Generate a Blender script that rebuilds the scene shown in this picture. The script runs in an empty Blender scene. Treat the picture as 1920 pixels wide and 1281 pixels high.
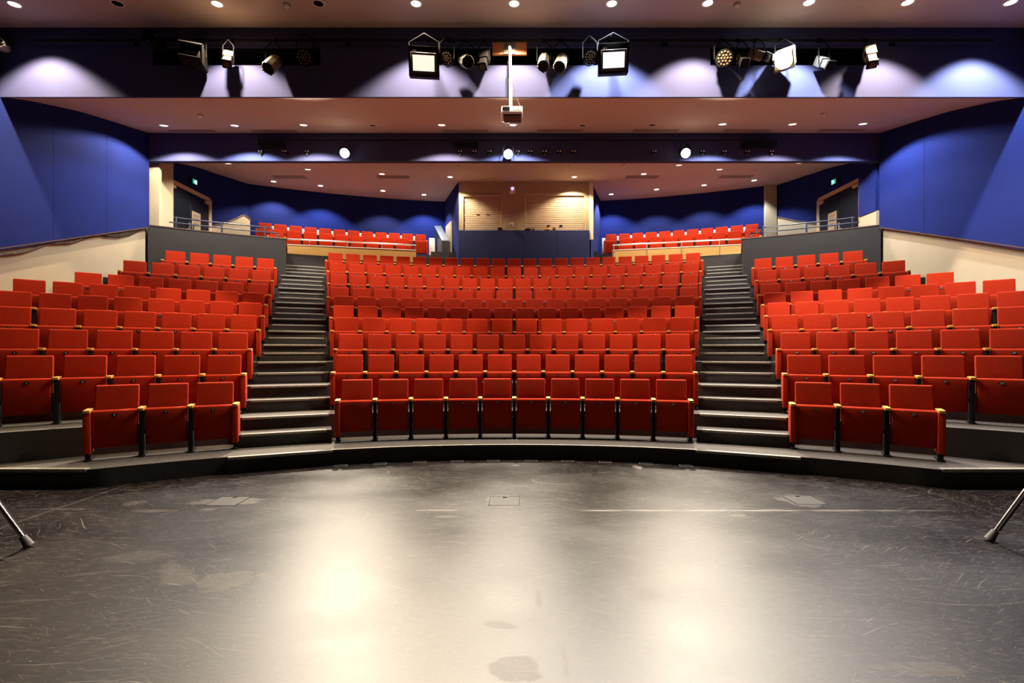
import bpy, bmesh, math, random
from mathutils import Vector, Matrix
random.seed(7)
scene = bpy.context.scene
COL = scene.collection
PI = math.pi
H = 1.53                      # eye height above the stage floor
F, PX0, PY0 = 893.3, 964.2, 659.3
CY = -2.01                    # centre of the concentric seat rows (Y)

def P(x, y, D):               # a pixel seen at depth D -> a point in the room
    return Vector(((x - PX0) / F * D, D, H + (PY0 - y) / F * D))
def arc(R, th):               # point on a row of radius R (X, Y)
    return Vector((R * math.sin(th), CY + R * math.cos(th)))
def hitR(x, R):               # ray through pixel column x meets the circle R
    t = (x - PX0) / F
    a, b, c = 1 + t * t, -2 * CY, CY * CY - R * R
    D = (-b + math.sqrt(b * b - 4 * a * c)) / (2 * a)
    return t * D, D

# ------------------------------------------------------------------ materials
def new_mat(name):
    m = bpy.data.materials.new(name); m.use_nodes = True
    nt = m.node_tree; b = nt.nodes['Principled BSDF']
    return m, nt, b
def mat(name, col, rough=0.6, metal=0.0, noise=0.0, scale=8.0, bump=0.0, bscale=60.0, sheen=0.0, spec=None, coat=0.0):
    m, nt, b = new_mat(name)
    b.inputs['Base Color'].default_value = (*col, 1)
    b.inputs['Roughness'].default_value = rough
    b.inputs['Metallic'].default_value = metal
    if spec is not None: b.inputs['Specular IOR Level'].default_value = spec
    if coat: b.inputs['Coat Weight'].default_value = coat
    if sheen:
        b.inputs['Sheen Weight'].default_value = sheen
        b.inputs['Sheen Roughness'].default_value = 0.35
        b.inputs['Sheen Tint'].default_value = (min(1, col[0] * 1.6), col[1] * 2 + .05, col[2] * 2 + .05, 1)
    tc = nt.nodes.new('ShaderNodeTexCoord')
    if noise:
        n = nt.nodes.new('ShaderNodeTexNoise'); n.inputs['Scale'].default_value = scale; n.inputs['Detail'].default_value = 5
        nt.links.new(tc.outputs['Object'], n.inputs['Vector'])
        r = nt.nodes.new('ShaderNodeMapRange'); r.inputs['From Min'].default_value = .3; r.inputs['From Max'].default_value = .7
        r.inputs['To Min'].default_value = 1 - noise; r.inputs['To Max'].default_value = 1 + noise
        nt.links.new(n.outputs['Fac'], r.inputs['Value'])
        mx = nt.nodes.new('ShaderNodeMix'); mx.data_type = 'RGBA'; mx.blend_type = 'MULTIPLY'; mx.inputs['Factor'].default_value = 1
        mx.inputs['A'].default_value = (*col, 1)
        nt.links.new(r.outputs['Result'], mx.inputs['B']); nt.links.new(mx.outputs['Result'], b.inputs['Base Color'])
    if bump:
        n2 = nt.nodes.new('ShaderNodeTexNoise'); n2.inputs['Scale'].default_value = bscale; n2.inputs['Detail'].default_value = 4
        nt.links.new(tc.outputs['Object'], n2.inputs['Vector'])
        bp = nt.nodes.new('ShaderNodeBump'); bp.inputs['Strength'].default_value = bump; bp.inputs['Distance'].default_value = .01
        nt.links.new(n2.outputs['Fac'], bp.inputs['Height']); nt.links.new(bp.outputs['Normal'], b.inputs['Normal'])
    return m
def wood(name, c1, c2, rough=0.45, scale=3.0, sx=1.0, sy=8.0, sz=8.0):
    m, nt, b = new_mat(name)
    tc = nt.nodes.new('ShaderNodeTexCoord'); mp = nt.nodes.new('ShaderNodeMapping')
    mp.inputs['Scale'].default_value = (sx, sy, sz)
    n = nt.nodes.new('ShaderNodeTexNoise'); n.inputs['Scale'].default_value = scale; n.inputs['Detail'].default_value = 8; n.inputs['Distortion'].default_value = .6
    r = nt.nodes.new('ShaderNodeValToRGB')
    r.color_ramp.elements[0].position = .3; r.color_ramp.elements[0].color = (*c1, 1)
    r.color_ramp.elements[1].position = .7; r.color_ramp.elements[1].color = (*c2, 1)
    nt.links.new(tc.outputs['Object'], mp.inputs['Vector']); nt.links.new(mp.outputs['Vector'], n.inputs['Vector'])
    nt.links.new(n.outputs['Fac'], r.inputs['Fac']); nt.links.new(r.outputs['Color'], b.inputs['Base Color'])
    b.inputs['Roughness'].default_value = rough
    return m
def emit(name, col, strength):
    m, nt, b = new_mat(name)
    b.inputs['Base Color'].default_value = (*[min(1, c) for c in col], 1)
    b.inputs['Emission Color'].default_value = (*col, 1); b.inputs['Emission Strength'].default_value = strength
    return m

M = {}
M['fabric'] = mat('red_wool_fabric', (.33, .020, .0038), .9, noise=.10, scale=35, bump=.25, bscale=420, sheen=.06, spec=.12)
M['armwood'] = wood('beech_armrest', (.56, .27, .045), (.68, .37, .085), .4, 6, 8, 1, 8)
M['blackmetal'] = mat('black_powder_coat', (.005, .005, .0055), .75, noise=.15, spec=.2, scale=20)
M['plate'] = mat('black_plate', (.01, .01, .01), .35, noise=.1)
M['white'] = mat('white_lettering', (.85, .84, .80), .5, noise=.04)
M['paleplastic'] = mat('pale_plastic', (.80, .76, .68), .5, noise=.05)
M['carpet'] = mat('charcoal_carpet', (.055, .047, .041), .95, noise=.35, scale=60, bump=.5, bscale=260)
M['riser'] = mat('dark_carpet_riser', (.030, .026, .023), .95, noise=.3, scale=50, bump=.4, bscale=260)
M['nosing'] = mat('ribbed_nosing', (.24, .22, .18), .5, noise=.15, scale=25)
M['cream'] = mat('cream_painted_plaster', (.42, .345, .225), .8, noise=.03, scale=3, bump=.05, bscale=120)
M['blue'] = mat('blue_fabric_wall', (.0095, .0178, .122), .95, noise=.06, scale=2.5, bump=.1, bscale=300, spec=.15)
M['bluebulk'] = mat('blue_painted_bulkhead', (.050, .055, .135), .9, noise=.04, scale=2, spec=.2)
M['navy'] = mat('navy_panel', (.016, .030, .14), .9, noise=.06, scale=5, bump=.05)
M['ceil'] = mat('warm_white_ceiling', (.54, .41, .335), .85, noise=.02, scale=2)
M['parapet'] = mat('charcoal_painted_parapet', (.021, .018, .016), .9, noise=.06, scale=4, bump=.06)
M['wood'] = wood('maple_veneer_panel', (.58, .36, .11), (.68, .44, .16), .4, 2.2, 1.2, 1.2, 14)
M['orangewood'] = wood('orange_plywood', (.50, .16, .03), (.62, .22, .05), .5, 3, 1, 8, 8)
M['steel'] = mat('brushed_steel', (.55, .56, .58), .35, .9, noise=.06, scale=40)
M['rail'] = mat('blue_grey_handrail', (.030, .036, .055), .45, .3, noise=.05)
M['chrome'] = mat('worn_chrome', (.60, .58, .55), .2, 1.0, noise=.08, scale=30)
M['rubber'] = mat('grey_rubber', (.10, .095, .09), .8, noise=.15, scale=30)
M['trimwood'] = mat('brown_edge_trim', (.085, .045, .030), .5, noise=.2, scale=10)
M['doorframe'] = wood('pale_timber_frame', (.55, .37, .20), (.66, .46, .27), .5, 3, 8, 8, 1)
M['door'] = mat('midnight_blue_door', (.006, .008, .016), .5, noise=.1, spec=.2)
M['paper'] = mat('notice_paper', (.36, .27, .18), .8, noise=.05, scale=10)
M['ink'] = mat('grey_ink', (.12, .10, .09), .8, noise=.05)
M['shutter'] = mat('beige_shutter', (.55, .44, .30), .5, noise=.03, scale=4)
M['lampblack'] = mat('black_lamp_housing', (.006, .0055, .0055), .65, noise=.2, scale=15, spec=.08)
M['lampcream'] = mat('cream_lamp_housing', (.20, .165, .105), .45, noise=.08, scale=15)
M['lampgrey'] = mat('silver_grey_lamp_housing', (.075, .070, .060), .45, .2, noise=.08, scale=15)
M['void'] = mat('matt_black_lining', (.004, .004, .0045), .95, noise=.1, spec=.1)
M['lens'] = mat('dark_glass_lens', (.010, .010, .011), .12, noise=.1, spec=.5)
M['led'] = mat('clear_led_lens', (.20, .12, .07), .3, noise=.1)
M['lit'] = emit('lit_downlight', (1, .90, .72), 3.5)
M['litcool'] = emit('lit_downlight_cool', (.95, .95, .95), 3.5)
M['stagelit'] = emit('lit_stage_lamp', (1, .90, .70), 24)
M['floodlit'] = emit('lit_flood_panel', (1, .93, .76), 1.0)
M['floodcool'] = emit('lit_flood_panel_cool', (.90, .94, 1), 1.0)
M['exit'] = emit('exit_green', (.01, .34, .20), 1.0)
M['exitwhite'] = emit('exit_white', (.45, 1, .80), 2.0)
M['violet'] = emit('violet_led', (.35, .16, 1), 6)
M['redled'] = emit('red_led', (1, .05, .02), 2)
M['vent'] = mat('bronze_grille', (.30, .22, .18), .7, noise=.1)

GLC, GLR = .9, .418
def floor_material():
    m, nt, b = new_mat('scuffed_black_stage_vinyl')
    N, L = nt.nodes, nt.links
    tc = N.new('ShaderNodeTexCoord')
    def math_(op, a, c=None, clamp=False):
        n = N.new('ShaderNodeMath'); n.operation = op; n.use_clamp = clamp
        for i, v in enumerate((a, c)):
            if v is None: continue
            if isinstance(v, (int, float)): n.inputs[i].default_value = v
            else: L.new(v, n.inputs[i])
        return n.outputs[0]
    def noise(scale, rot=0, sc=(1, 1, 1), detail=2, dist=0, off=(0, 0, 0), rough=.5):
        mp = N.new('ShaderNodeMapping'); mp.inputs['Rotation'].default_value = (0, 0, rot); mp.inputs['Scale'].default_value = sc; mp.inputs['Location'].default_value = off
        L.new(tc.outputs['Object'], mp.inputs['Vector'])
        n = N.new('ShaderNodeTexNoise'); n.inputs['Scale'].default_value = scale; n.inputs['Detail'].default_value = detail
        n.inputs['Distortion'].default_value = dist; n.inputs['Roughness'].default_value = rough
        L.new(mp.outputs['Vector'], n.inputs['Vector']); return n.outputs['Fac']
    def ramp(v, a, c):
        r = N.new('ShaderNodeMapRange'); r.inputs['From Min'].default_value = a; r.inputs['From Max'].default_value = c; r.clamp = True
        L.new(v, r.inputs['Value']); return r.outputs['Result']
    scr = None
    # thin dashes: strongly stretched noise in several directions, gently bent by a slow warp
    wp = N.new('ShaderNodeTexNoise'); wp.inputs['Scale'].default_value = .7; wp.inputs['Detail'].default_value = 1
    L.new(tc.outputs['Object'], wp.inputs['Vector'])
    wv = N.new('ShaderNodeVectorMath'); wv.operation = 'MULTIPLY_ADD'; wv.inputs[1].default_value = (.55, .55, 0)
    L.new(wp.outputs['Color'], wv.inputs[0]); L.new(tc.outputs['Object'], wv.inputs[2])
    def dash(rot, lx, ly, off):
        mp = N.new('ShaderNodeMapping'); mp.inputs['Rotation'].default_value = (0, 0, rot); mp.inputs['Location'].default_value = (off, off * .7, 0)
        L.new(wv.outputs[0], mp.inputs['Vector'])
        sc = N.new('ShaderNodeVectorMath'); sc.operation = 'MULTIPLY'; sc.inputs[1].default_value = (1 / lx, 1 / ly, 1)
        L.new(mp.outputs['Vector'], sc.inputs[0])
        n = N.new('ShaderNodeTexNoise'); n.inputs['Scale'].default_value = 1; n.inputs['Detail'].default_value = 1.2; n.inputs['Roughness'].default_value = .6
        L.new(sc.outputs[0], n.inputs['Vector']); return n.outputs['Fac']
    for k, (rot, lx, ly, th, st) in enumerate([(.25, .17, .0065, .675, .75), (-.30, .15, .006, .675, .75), (.75, .14, .006, .69, .6), (-.8, .13, .006, .69, .6), (1.35, .12, .006, .71, .5),
            (.05, .50, .012, .69, .9), (-.45, .42, .010, .70, .9), (.5, .40, .010, .70, .9), (.12, .10, .004, .65, .45), (-.15, .09, .004, .65, .45)]):
        v = math_('MULTIPLY', ramp(dash(rot, lx, ly, k * 3.1 + 1), th, th + .05), st)
        scr = v if scr is None else math_('MAXIMUM', scr, v)
    # a few long curving drag marks
    for k, (s, rot, sx, w, th) in enumerate([(1.1, .45, .35, .0016, .60), (1.5, -.35, .30, .0018, .61)]):
        n = noise(s, rot, (sx, 1, 1), 0, .1, (k * 3.7, k * 1.3, 0))
        line = math_('SUBTRACT', 1.0, math_('DIVIDE', math_('ABSOLUTE', math_('SUBTRACT', n, .5)), w), True)
        scr = math_('MAXIMUM', scr, math_('MULTIPLY', line, math_('MULTIPLY', ramp(noise(2.2, rot, (.4, 1, 1), 3, 0, (k * 5.1 + 20, 7, 0)), th - .08, th), .7)))
    # fine directional scuffing and dust specks
    fine = ramp(noise(30, .06, (.06, 1, 1), 5, 0, (0, 0, 0), .75), .46, .74)
    cloud = ramp(noise(.9, 0, (1, 1.6, 1), 5), .35, .75)
    scuff = math_('MULTIPLY', fine, cloud)
    speck = ramp(noise(55, 0, (1, 1, 1), 0), .80, .84)
    sep = N.new('ShaderNodeSeparateXYZ'); L.new(tc.outputs['Object'], sep.inputs[0])
    X, Y = sep.outputs['X'], sep.outputs['Y']
    wob = noise(5, 0, (1, 1, 1), 4)
    wob2 = noise(16, .2, (.3, 1, 1), 4, 0, (9, 3, 0))
    patch = None
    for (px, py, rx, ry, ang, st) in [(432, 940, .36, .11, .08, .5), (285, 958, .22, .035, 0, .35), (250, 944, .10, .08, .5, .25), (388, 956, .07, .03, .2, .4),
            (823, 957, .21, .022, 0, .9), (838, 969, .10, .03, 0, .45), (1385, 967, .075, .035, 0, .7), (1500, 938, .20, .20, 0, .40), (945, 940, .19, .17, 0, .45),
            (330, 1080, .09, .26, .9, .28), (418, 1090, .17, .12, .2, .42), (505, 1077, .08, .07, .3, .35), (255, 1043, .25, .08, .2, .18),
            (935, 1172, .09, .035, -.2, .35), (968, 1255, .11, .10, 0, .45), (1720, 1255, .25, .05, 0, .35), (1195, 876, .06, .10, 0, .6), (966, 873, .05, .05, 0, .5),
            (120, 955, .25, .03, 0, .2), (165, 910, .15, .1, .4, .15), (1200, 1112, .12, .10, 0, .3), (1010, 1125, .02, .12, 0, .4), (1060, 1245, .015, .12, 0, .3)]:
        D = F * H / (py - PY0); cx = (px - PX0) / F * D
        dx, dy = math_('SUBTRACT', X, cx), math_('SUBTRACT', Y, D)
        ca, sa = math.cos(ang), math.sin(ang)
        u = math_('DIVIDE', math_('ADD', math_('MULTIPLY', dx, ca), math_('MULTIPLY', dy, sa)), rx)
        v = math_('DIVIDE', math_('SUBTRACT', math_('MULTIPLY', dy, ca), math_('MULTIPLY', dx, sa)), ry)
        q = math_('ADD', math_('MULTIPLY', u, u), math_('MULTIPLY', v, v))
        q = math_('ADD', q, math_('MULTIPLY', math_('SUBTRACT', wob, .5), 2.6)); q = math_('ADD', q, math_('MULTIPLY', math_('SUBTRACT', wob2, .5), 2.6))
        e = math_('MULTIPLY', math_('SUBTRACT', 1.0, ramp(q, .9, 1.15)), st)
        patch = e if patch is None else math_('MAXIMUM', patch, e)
    # chalk line across the stage, vinyl seams
    def band(V, c, w): return math_('SUBTRACT', 1.0, math_('DIVIDE', math_('ABSOLUTE', math_('SUBTRACT', V, c)), w), True)
    yl = F * H / (957.5 - PY0)
    chalk = math_('MULTIPLY', math_('MULTIPLY', ramp(band(math_('ADD', Y, math_('MULTIPLY', wob, .03)), yl + .015, .028), .15, .5), ramp(X, .60, .80)), math_('SUBTRACT', 1.0, ramp(X, 3.3, 4.4)))
    chalk = math_('MULTIPLY', chalk, ramp(wob2, .25, .55))
    seam = None
    for (V, c, w) in ((Y, F * H / (1057.5 - PY0), .0035), (Y, F * H / (1262.5 - PY0), .0025)):
        s = band(V, c, w); seam = s if seam is None else math_('MAXIMUM', seam, s)
    side = math_('MAXIMUM', band(X, 4.53, .012), band(X, -4.45, .022))
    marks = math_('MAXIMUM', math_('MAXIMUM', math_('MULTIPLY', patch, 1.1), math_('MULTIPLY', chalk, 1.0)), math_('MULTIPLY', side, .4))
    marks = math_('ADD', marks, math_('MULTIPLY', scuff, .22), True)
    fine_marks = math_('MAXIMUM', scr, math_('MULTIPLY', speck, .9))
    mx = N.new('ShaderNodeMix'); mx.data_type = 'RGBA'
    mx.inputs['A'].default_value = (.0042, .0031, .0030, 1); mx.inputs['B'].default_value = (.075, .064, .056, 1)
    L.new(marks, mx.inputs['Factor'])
    mx1 = N.new('ShaderNodeMix'); mx1.data_type = 'RGBA'; mx1.inputs['B'].default_value = (.12, .108, .095, 1)
    L.new(mx.outputs['Result'], mx1.inputs['A']); L.new(fine_marks, mx1.inputs['Factor'])
    mx2 = N.new('ShaderNodeMix'); mx2.data_type = 'RGBA'; mx2.inputs['B'].default_value = (.002, .002, .002, 1)
    L.new(mx1.outputs['Result'], mx2.inputs['A']); L.new(math_('MULTIPLY', seam, .8), mx2.inputs['Factor'])
    bp = N.new('ShaderNodeBump'); bp.inputs['Strength'].default_value = .08; bp.inputs['Distance'].default_value = .004
    L.new(noise(70, .03, (.35, 1, 1), 3), bp.inputs['Height'])
    df = N.new('ShaderNodeBsdfDiffuse'); L.new(mx2.outputs['Result'], df.inputs['Color'])
    gl = N.new('ShaderNodeBsdfAnisotropic'); gl.distribution = 'BECKMANN'; gl.inputs['Color'].default_value = (GLC, GLC, GLC, 1)
    rg = math_('ADD', math_('ADD', GLR, math_('MULTIPLY', marks, .06)), math_('MULTIPLY', math_('SUBTRACT', cloud, .5), .05))
    L.new(rg, gl.inputs['Roughness']); L.new(bp.outputs['Normal'], gl.inputs['Normal'])
    fr = N.new('ShaderNodeFresnel'); fr.inputs['IOR'].default_value = 1.42
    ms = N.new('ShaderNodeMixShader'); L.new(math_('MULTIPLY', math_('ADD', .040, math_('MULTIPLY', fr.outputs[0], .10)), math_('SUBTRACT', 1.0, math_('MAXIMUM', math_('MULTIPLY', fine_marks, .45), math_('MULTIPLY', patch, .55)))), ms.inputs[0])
    L.new(df.outputs[0], ms.inputs[1]); L.new(gl.outputs[0], ms.inputs[2])
    L.new(ms.outputs[0], N['Material Output'].inputs['Surface']); N.remove(b)
    return m
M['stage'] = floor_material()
M['trap'] = mat('dusty_trap_lid', (.016, .0145, .013), .5, noise=.25, scale=14, bump=.1, spec=.22)

# ------------------------------------------------------------------ mesh helpers
def bx(bm, x0, x1, y0, y1, z0, z1, bev=0.0, seg=2, mtx=None, mi=0):
    r = bmesh.ops.create_cube(bm, size=1)
    vs = r['verts']
    for v in vs: v.co = Vector(((x0 + x1) / 2 + v.co.x * (x1 - x0), (y0 + y1) / 2 + v.co.y * (y1 - y0), (z0 + z1) / 2 + v.co.z * (z1 - z0)))
    fs = list({f for v in vs for f in v.link_faces})
    for f in fs: f.material_index = mi
    if bev:
        es = list({e for v in vs for e in v.link_edges})
        rr = bmesh.ops.bevel(bm, geom=es, offset=bev, segments=seg, profile=.6, affect='EDGES')
        vs = list({v for f in rr['faces'] for v in f.verts} | {v for v in vs if v.is_valid})
        for f in rr['faces']: f.material_index = mi
    if mtx is not None:
        for v in vs: v.co = mtx @ v.co
    return vs
def cyl(bm, p0, p1, r0, r1=None, n=16, caps=True, mi=0):
    p0, p1 = Vector(p0), Vector(p1); r1 = r0 if r1 is None else r1
    d = p1 - p0; L = d.length
    q = Vector((0, 0, 1)).rotation_difference(d.normalized())
    mt = Matrix.Translation((p0 + p1) / 2) @ q.to_matrix().to_4x4()
    r = bmesh.ops.create_cone(bm, cap_ends=caps, segments=n, radius1=r0, radius2=r1, depth=L, matrix=mt)
    for v in r['verts']:
        for f in v.link_faces: f.material_index = mi
    return r['verts']
def tube(bm, pts, r, n=8):
    pts = [Vector(p) for p in pts]; rings = []
    for i, p in enumerate(pts):
        t = (pts[min(i + 1, len(pts) - 1)] - pts[max(i - 1, 0)]).normalized()
        q = Vector((0, 0, 1)).rotation_difference(t)
        rings.append([bm.verts.new(p + q @ Vector((r * math.cos(2 * PI * k / n), r * math.sin(2 * PI * k / n), 0))) for k in range(n)])
    for a, b in zip(rings, rings[1:]):
        best = min(range(n), key=lambda s: (a[0].co - b[s].co).length)
        for k in range(n):
            bm.faces.new((a[k], a[(k + 1) % n], b[(k + 1 + best) % n], b[(k + best) % n]))
    bm.faces.new(rings[0][::-1]); bm.faces.new(rings[-1])
def prism(bm, pts, z0, z1, mi=0):            # polygon of (x, y) extruded in z
    a = [bm.verts.new((p[0], p[1], z0)) for p in pts]; b = [bm.verts.new((p[0], p[1], z1)) for p in pts]
    n = len(pts); fs = [bm.faces.new(b), bm.faces.new(a[::-1])]
    for i in range(n): fs.append(bm.faces.new((a[i], a[(i + 1) % n], b[(i + 1) % n], b[i])))
    for f in fs: f.material_index = mi
def strip(bm, front, back, z0, z1, topmi=0, sidemi=1):   # solid between two matching polylines
    A0 = [bm.verts.new((p[0], p[1], z0)) for p in front]; A1 = [bm.verts.new((p[0], p[1], z1)) for p in front]
    B0 = [bm.verts.new((p[0], p[1], z0)) for p in back]; B1 = [bm.verts.new((p[0], p[1], z1)) for p in back]
    n = len(front)
    for i in range(n - 1):
        for q, mi in (((A1[i], A1[i + 1], B1[i + 1], B1[i]), topmi), ((A0[i], A0[i + 1], A1[i + 1], A1[i]), sidemi), ((B0[i + 1], B0[i], B1[i], B1[i + 1]), sidemi), ((A0[i + 1], A0[i], B0[i], B0[i + 1]), sidemi)):
            bm.faces.new(q).material_index = mi
    for i in (0, n - 1): bm.faces.new((A0[i], A1[i], B1[i], B0[i])).material_index = sidemi
def ring(bm, R0, R1, ta, tb, z0, z1, n=48, xc=None):
    def rng(R):
        a, b = ta, tb
        if xc and R > xc:
            l = math.asin(xc / R); a, b = max(a, -l), min(b, l)
        return [arc(R, a + (b - a) * i / n) for i in range(n + 1)]
    strip(bm, rng(R0), rng(R1), z0, z1)
def to_mesh(bm, name, mats, smooth=True):
    bmesh.ops.recalc_face_normals(bm, faces=bm.faces)
    me = bpy.data.meshes.new(name); bm.to_mesh(me); bm.free()
    for m in (mats if isinstance(mats, (list, tuple)) else [mats]): me.materials.append(M[m])
    if smooth:
        me.polygons.foreach_set('use_smooth', [True] * len(me.polygons))
        try: me.set_sharp_from_angle(angle=math.radians(38))
        except Exception: pass
    return me
def link(name, me, parent=None, loc=(0, 0, 0), rot=(0, 0, 0)):
    o = bpy.data.objects.new(name, me); COL.objects.link(o)
    o.parent = parent; o.location = loc; o.rotation_euler = rot
    return o
def obj(name, bm, mats, parent=None, loc=(0, 0, 0), rot=(0, 0, 0), smooth=True):
    return link(name, to_mesh(bm, name, mats, smooth), parent, loc, rot)
def tag(o, label, cat, group=None):
    o['label'] = label; o['category'] = cat
    if group: o['group'] = group
    return o
def thing(name, label, cat, loc=(0, 0, 0), rot=(0, 0, 0), group=None):
    return tag(link(name, None, None, loc, rot), label, cat, group)
def struct(name, bm, mats, parent=None, smooth=True):
    o = obj(name, bm, mats, parent, smooth=smooth)
    if parent is None: o['kind'] = 'structure'
    return o
def B(): return bmesh.new()
ORD = ['first', 'second', 'third', 'fourth', 'fifth', 'sixth', 'seventh', 'eighth', 'ninth', 'tenth', 'eleventh', 'twelfth', 'thirteenth', 'fourteenth', 'fifteenth', 'sixteenth', 'seventeenth', 'eighteenth', 'nineteenth', 'twentieth', 'twenty-first', 'twenty-second', 'twenty-third']

# ------------------------------------------------------------------ rows (fitted)
R = [9.52, 10.47, 11.427, 12.378, 13.366, 14.279, 15.19, 16.145, 17.10, 18.058]
ZT = [-.424, -.055, .333, .709, 1.04, 1.355, 1.681, 2.16, 2.647, 3.128]
S = [.533, .513, .52, .541, .522, .528, .546, .526, .536, .525]
NC = [10, 12, 13, 14, 16, 17, 18, 20, 21, 23]
PH = [25.647, 25.565, 25.396, 24.984, 24.836, 24.809, 24.682, 24.605, 24.442]
SL = [.527, .549, .538, .532, .509, .531, .532, .533, .526]
NL = [3, 5, 6, 7, 8, 8, 7, 6, 5]
CH = .90
FZ = [z - CH + H for z in ZT]               # floor of each row
E = [r - .76 for r in R]                    # front edge of each row's tier
XW = 9.65

# ------------------------------------------------------------------ room shell
bm = B(); bx(bm, -11, 11, -4, 7.5, -.1, 0); struct('floor', bm, 'stage')
# tier 1: arc in the middle, straight edge at the sides
bm = B()
th_s = math.asin(4.75 / E[0]); ys = arc(E[0], th_s).y
fr, bk = [], []
for i in range(13): 
    f = i / 12; fr.append(Vector((-XW + (XW - 4.75) * f, ys))); bk.append(arc(E[1] + .02, math.radians(-80) + (math.radians(80) - th_s) * f))
for i in range(1, 60):
    t = -th_s + 2 * th_s * i / 60; fr.append(arc(E[0], t)); bk.append(arc(E[1] + .02, t))
for i in range(13):
    f = i / 12; fr.append(Vector((4.75 + (XW - 4.75) * f, ys))); bk.append(arc(E[1] + .02, th_s + (math.radians(80) - th_s) * f))
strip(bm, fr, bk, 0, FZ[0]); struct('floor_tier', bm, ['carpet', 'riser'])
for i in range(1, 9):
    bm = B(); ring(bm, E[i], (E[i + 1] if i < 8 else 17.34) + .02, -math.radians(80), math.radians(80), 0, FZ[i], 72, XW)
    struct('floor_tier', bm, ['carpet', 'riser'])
AT = math.radians(24.3)
bm = B(); ring(bm, 17.30, 18.75, -AT, AT, 0, FZ[9], 40); struct('floor_tier', bm, ['carpet', 'riser'])
# pale strip along the first tier's front edge; paints the light its carpet catches
bm = B(); ring(bm, E[0] - .012, E[0] + .035, -math.radians(17.6), math.radians(17.6), FZ[0] - .022, FZ[0] + .006, 50)
struct('trim_1', bm, ['nosing', 'carpet'])
for s, nm in ((-1, 'trim_2'), (1, 'trim_3')):
    bm = B(); a, c = sorted((s * 4.80, s * 9.4)); bx(bm, a, c, ys - .012, ys + .045, FZ[0] - .03, FZ[0] + .008, .004, 1); struct(nm, bm, 'nosing')

# aisle stairs
AX = Vector((-2.98, 6.10)); AD = (Vector((-6.35, 14.33)) - AX).normalized()
def aisle(Rr):                                # centre-line point at radius Rr
    p = AX - Vector((0, CY)); b = p.dot(AD); c = p.dot(p) - Rr * Rr
    return AX + AD * (-b + math.sqrt(b * b - c))
def step_frame(Rr, s):
    p = aisle(Rr); n = Vector((-AD.y, AD.x))   # n points to the outside (towards the side wall)
    if s > 0: p = Vector((-p.x, p.y)); d = Vector((-AD.x, AD.y))
    else: d = AD
    ang = math.atan2(d.x, d.y)
    return Matrix.Translation((p.x, p.y, 0)) @ Matrix.Rotation(-ang, 4, 'Z')
for s, nm, word in ((-1, 'aisle_stairs', 'left'), (1, 'aisle_stairs', 'right')):
    st = thing('aisle_stairs', f'dark carpeted aisle stairs with pale nosings {"beside the left block" if s < 0 else "beside the right block"} of red seats', 'stairs', (0, 0, 0), group='aisle stairs')
    st['kind'] = 'structure'
    def nose(mt, w, z):
        b = B(); bx(b, -w / 2, w / 2, -.012, .050, z - .030, z + .006, .005, 1, mt); obj('nosing', b, 'nosing', st)
    for i in range(9):
        mt = step_frame(E[i] - (.02 if i == 0 else .0), s)
        nose(mt @ Matrix.Translation((0, -.03, 0)), 1.16 if i else 1.22, FZ[i])
        k = 1 if i < 6 else 2
        rise = (FZ[i + 1] - FZ[i]) / (k + 1); tread = .40 if k == 1 else .31
        for j in range(k):
            rr = E[i + 1] - tread * (k - j); mt = step_frame(rr, s); z = FZ[i] + rise * (j + 1)
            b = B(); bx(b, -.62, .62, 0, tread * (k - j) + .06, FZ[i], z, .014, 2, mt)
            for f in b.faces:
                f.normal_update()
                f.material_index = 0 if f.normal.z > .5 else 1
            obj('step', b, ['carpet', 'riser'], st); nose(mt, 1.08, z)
    nose(step_frame(17.30, s) @ Matrix.Translation((0, -.02, 0)), 1.16, FZ[9])
    for j, (D, z) in enumerate(((14.39, 2.39), (14.76, 2.55), (15.10, 2.71))):
        X = -6.27 - (D - 14.13) * .41; rr = math.hypot(X, D - CY); mt = step_frame(rr, s); z += H
        b = B(); bx(b, -.56, .66, 0, .40 if j < 2 else 1.2, FZ[9], z, .012, 2, mt)
        for f in b.faces:
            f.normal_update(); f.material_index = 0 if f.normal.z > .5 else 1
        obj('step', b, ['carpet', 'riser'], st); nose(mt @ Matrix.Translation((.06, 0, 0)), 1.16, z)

# ceilings: curved reflectors that rise towards the rear
def interp(tab, d):
    if d <= tab[0][0]: return tab[0][1]
    for (a, u), (b, v) in zip(tab, tab[1:]):
        if d <= b: return u + (v - u) * (d - a) / (b - a)
    return tab[-1][1]
def smooth_tab(tab, n=40):
    a, b = tab[0][0], tab[-1][0]; pts = []
    w = (b - a) / n
    for i in range(n + 1):
        d = a + (b - a) * i / n
        if i in (0, n): pts.append((d, interp(tab, d)))
        else: pts.append((d, (interp(tab, max(a, d - w * 2)) + 2 * interp(tab, d) + interp(tab, min(b, d + w * 2))) / 4))
    return pts
C1 = [(-4, 5.25), (2, 5.35), (5, 5.62), (7, 5.88), (8.2, 6.0), (8.85, 6.02)]
C2 = [(8.85, 4.73), (9.43, 4.96), (10.48, 5.28), (11.46, 5.50), (12.45, 5.71)]
C3 = [(12.45, 4.98), (12.85, 5.16), (13.6, 5.42), (14.3, 5.63), (15.2, 5.82), (16, 5.92), (17, 5.96), (20.9, 5.97)]
C1, C2, C3 = smooth_tab(C1), smooth_tab(C2), smooth_tab(C3)
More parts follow.
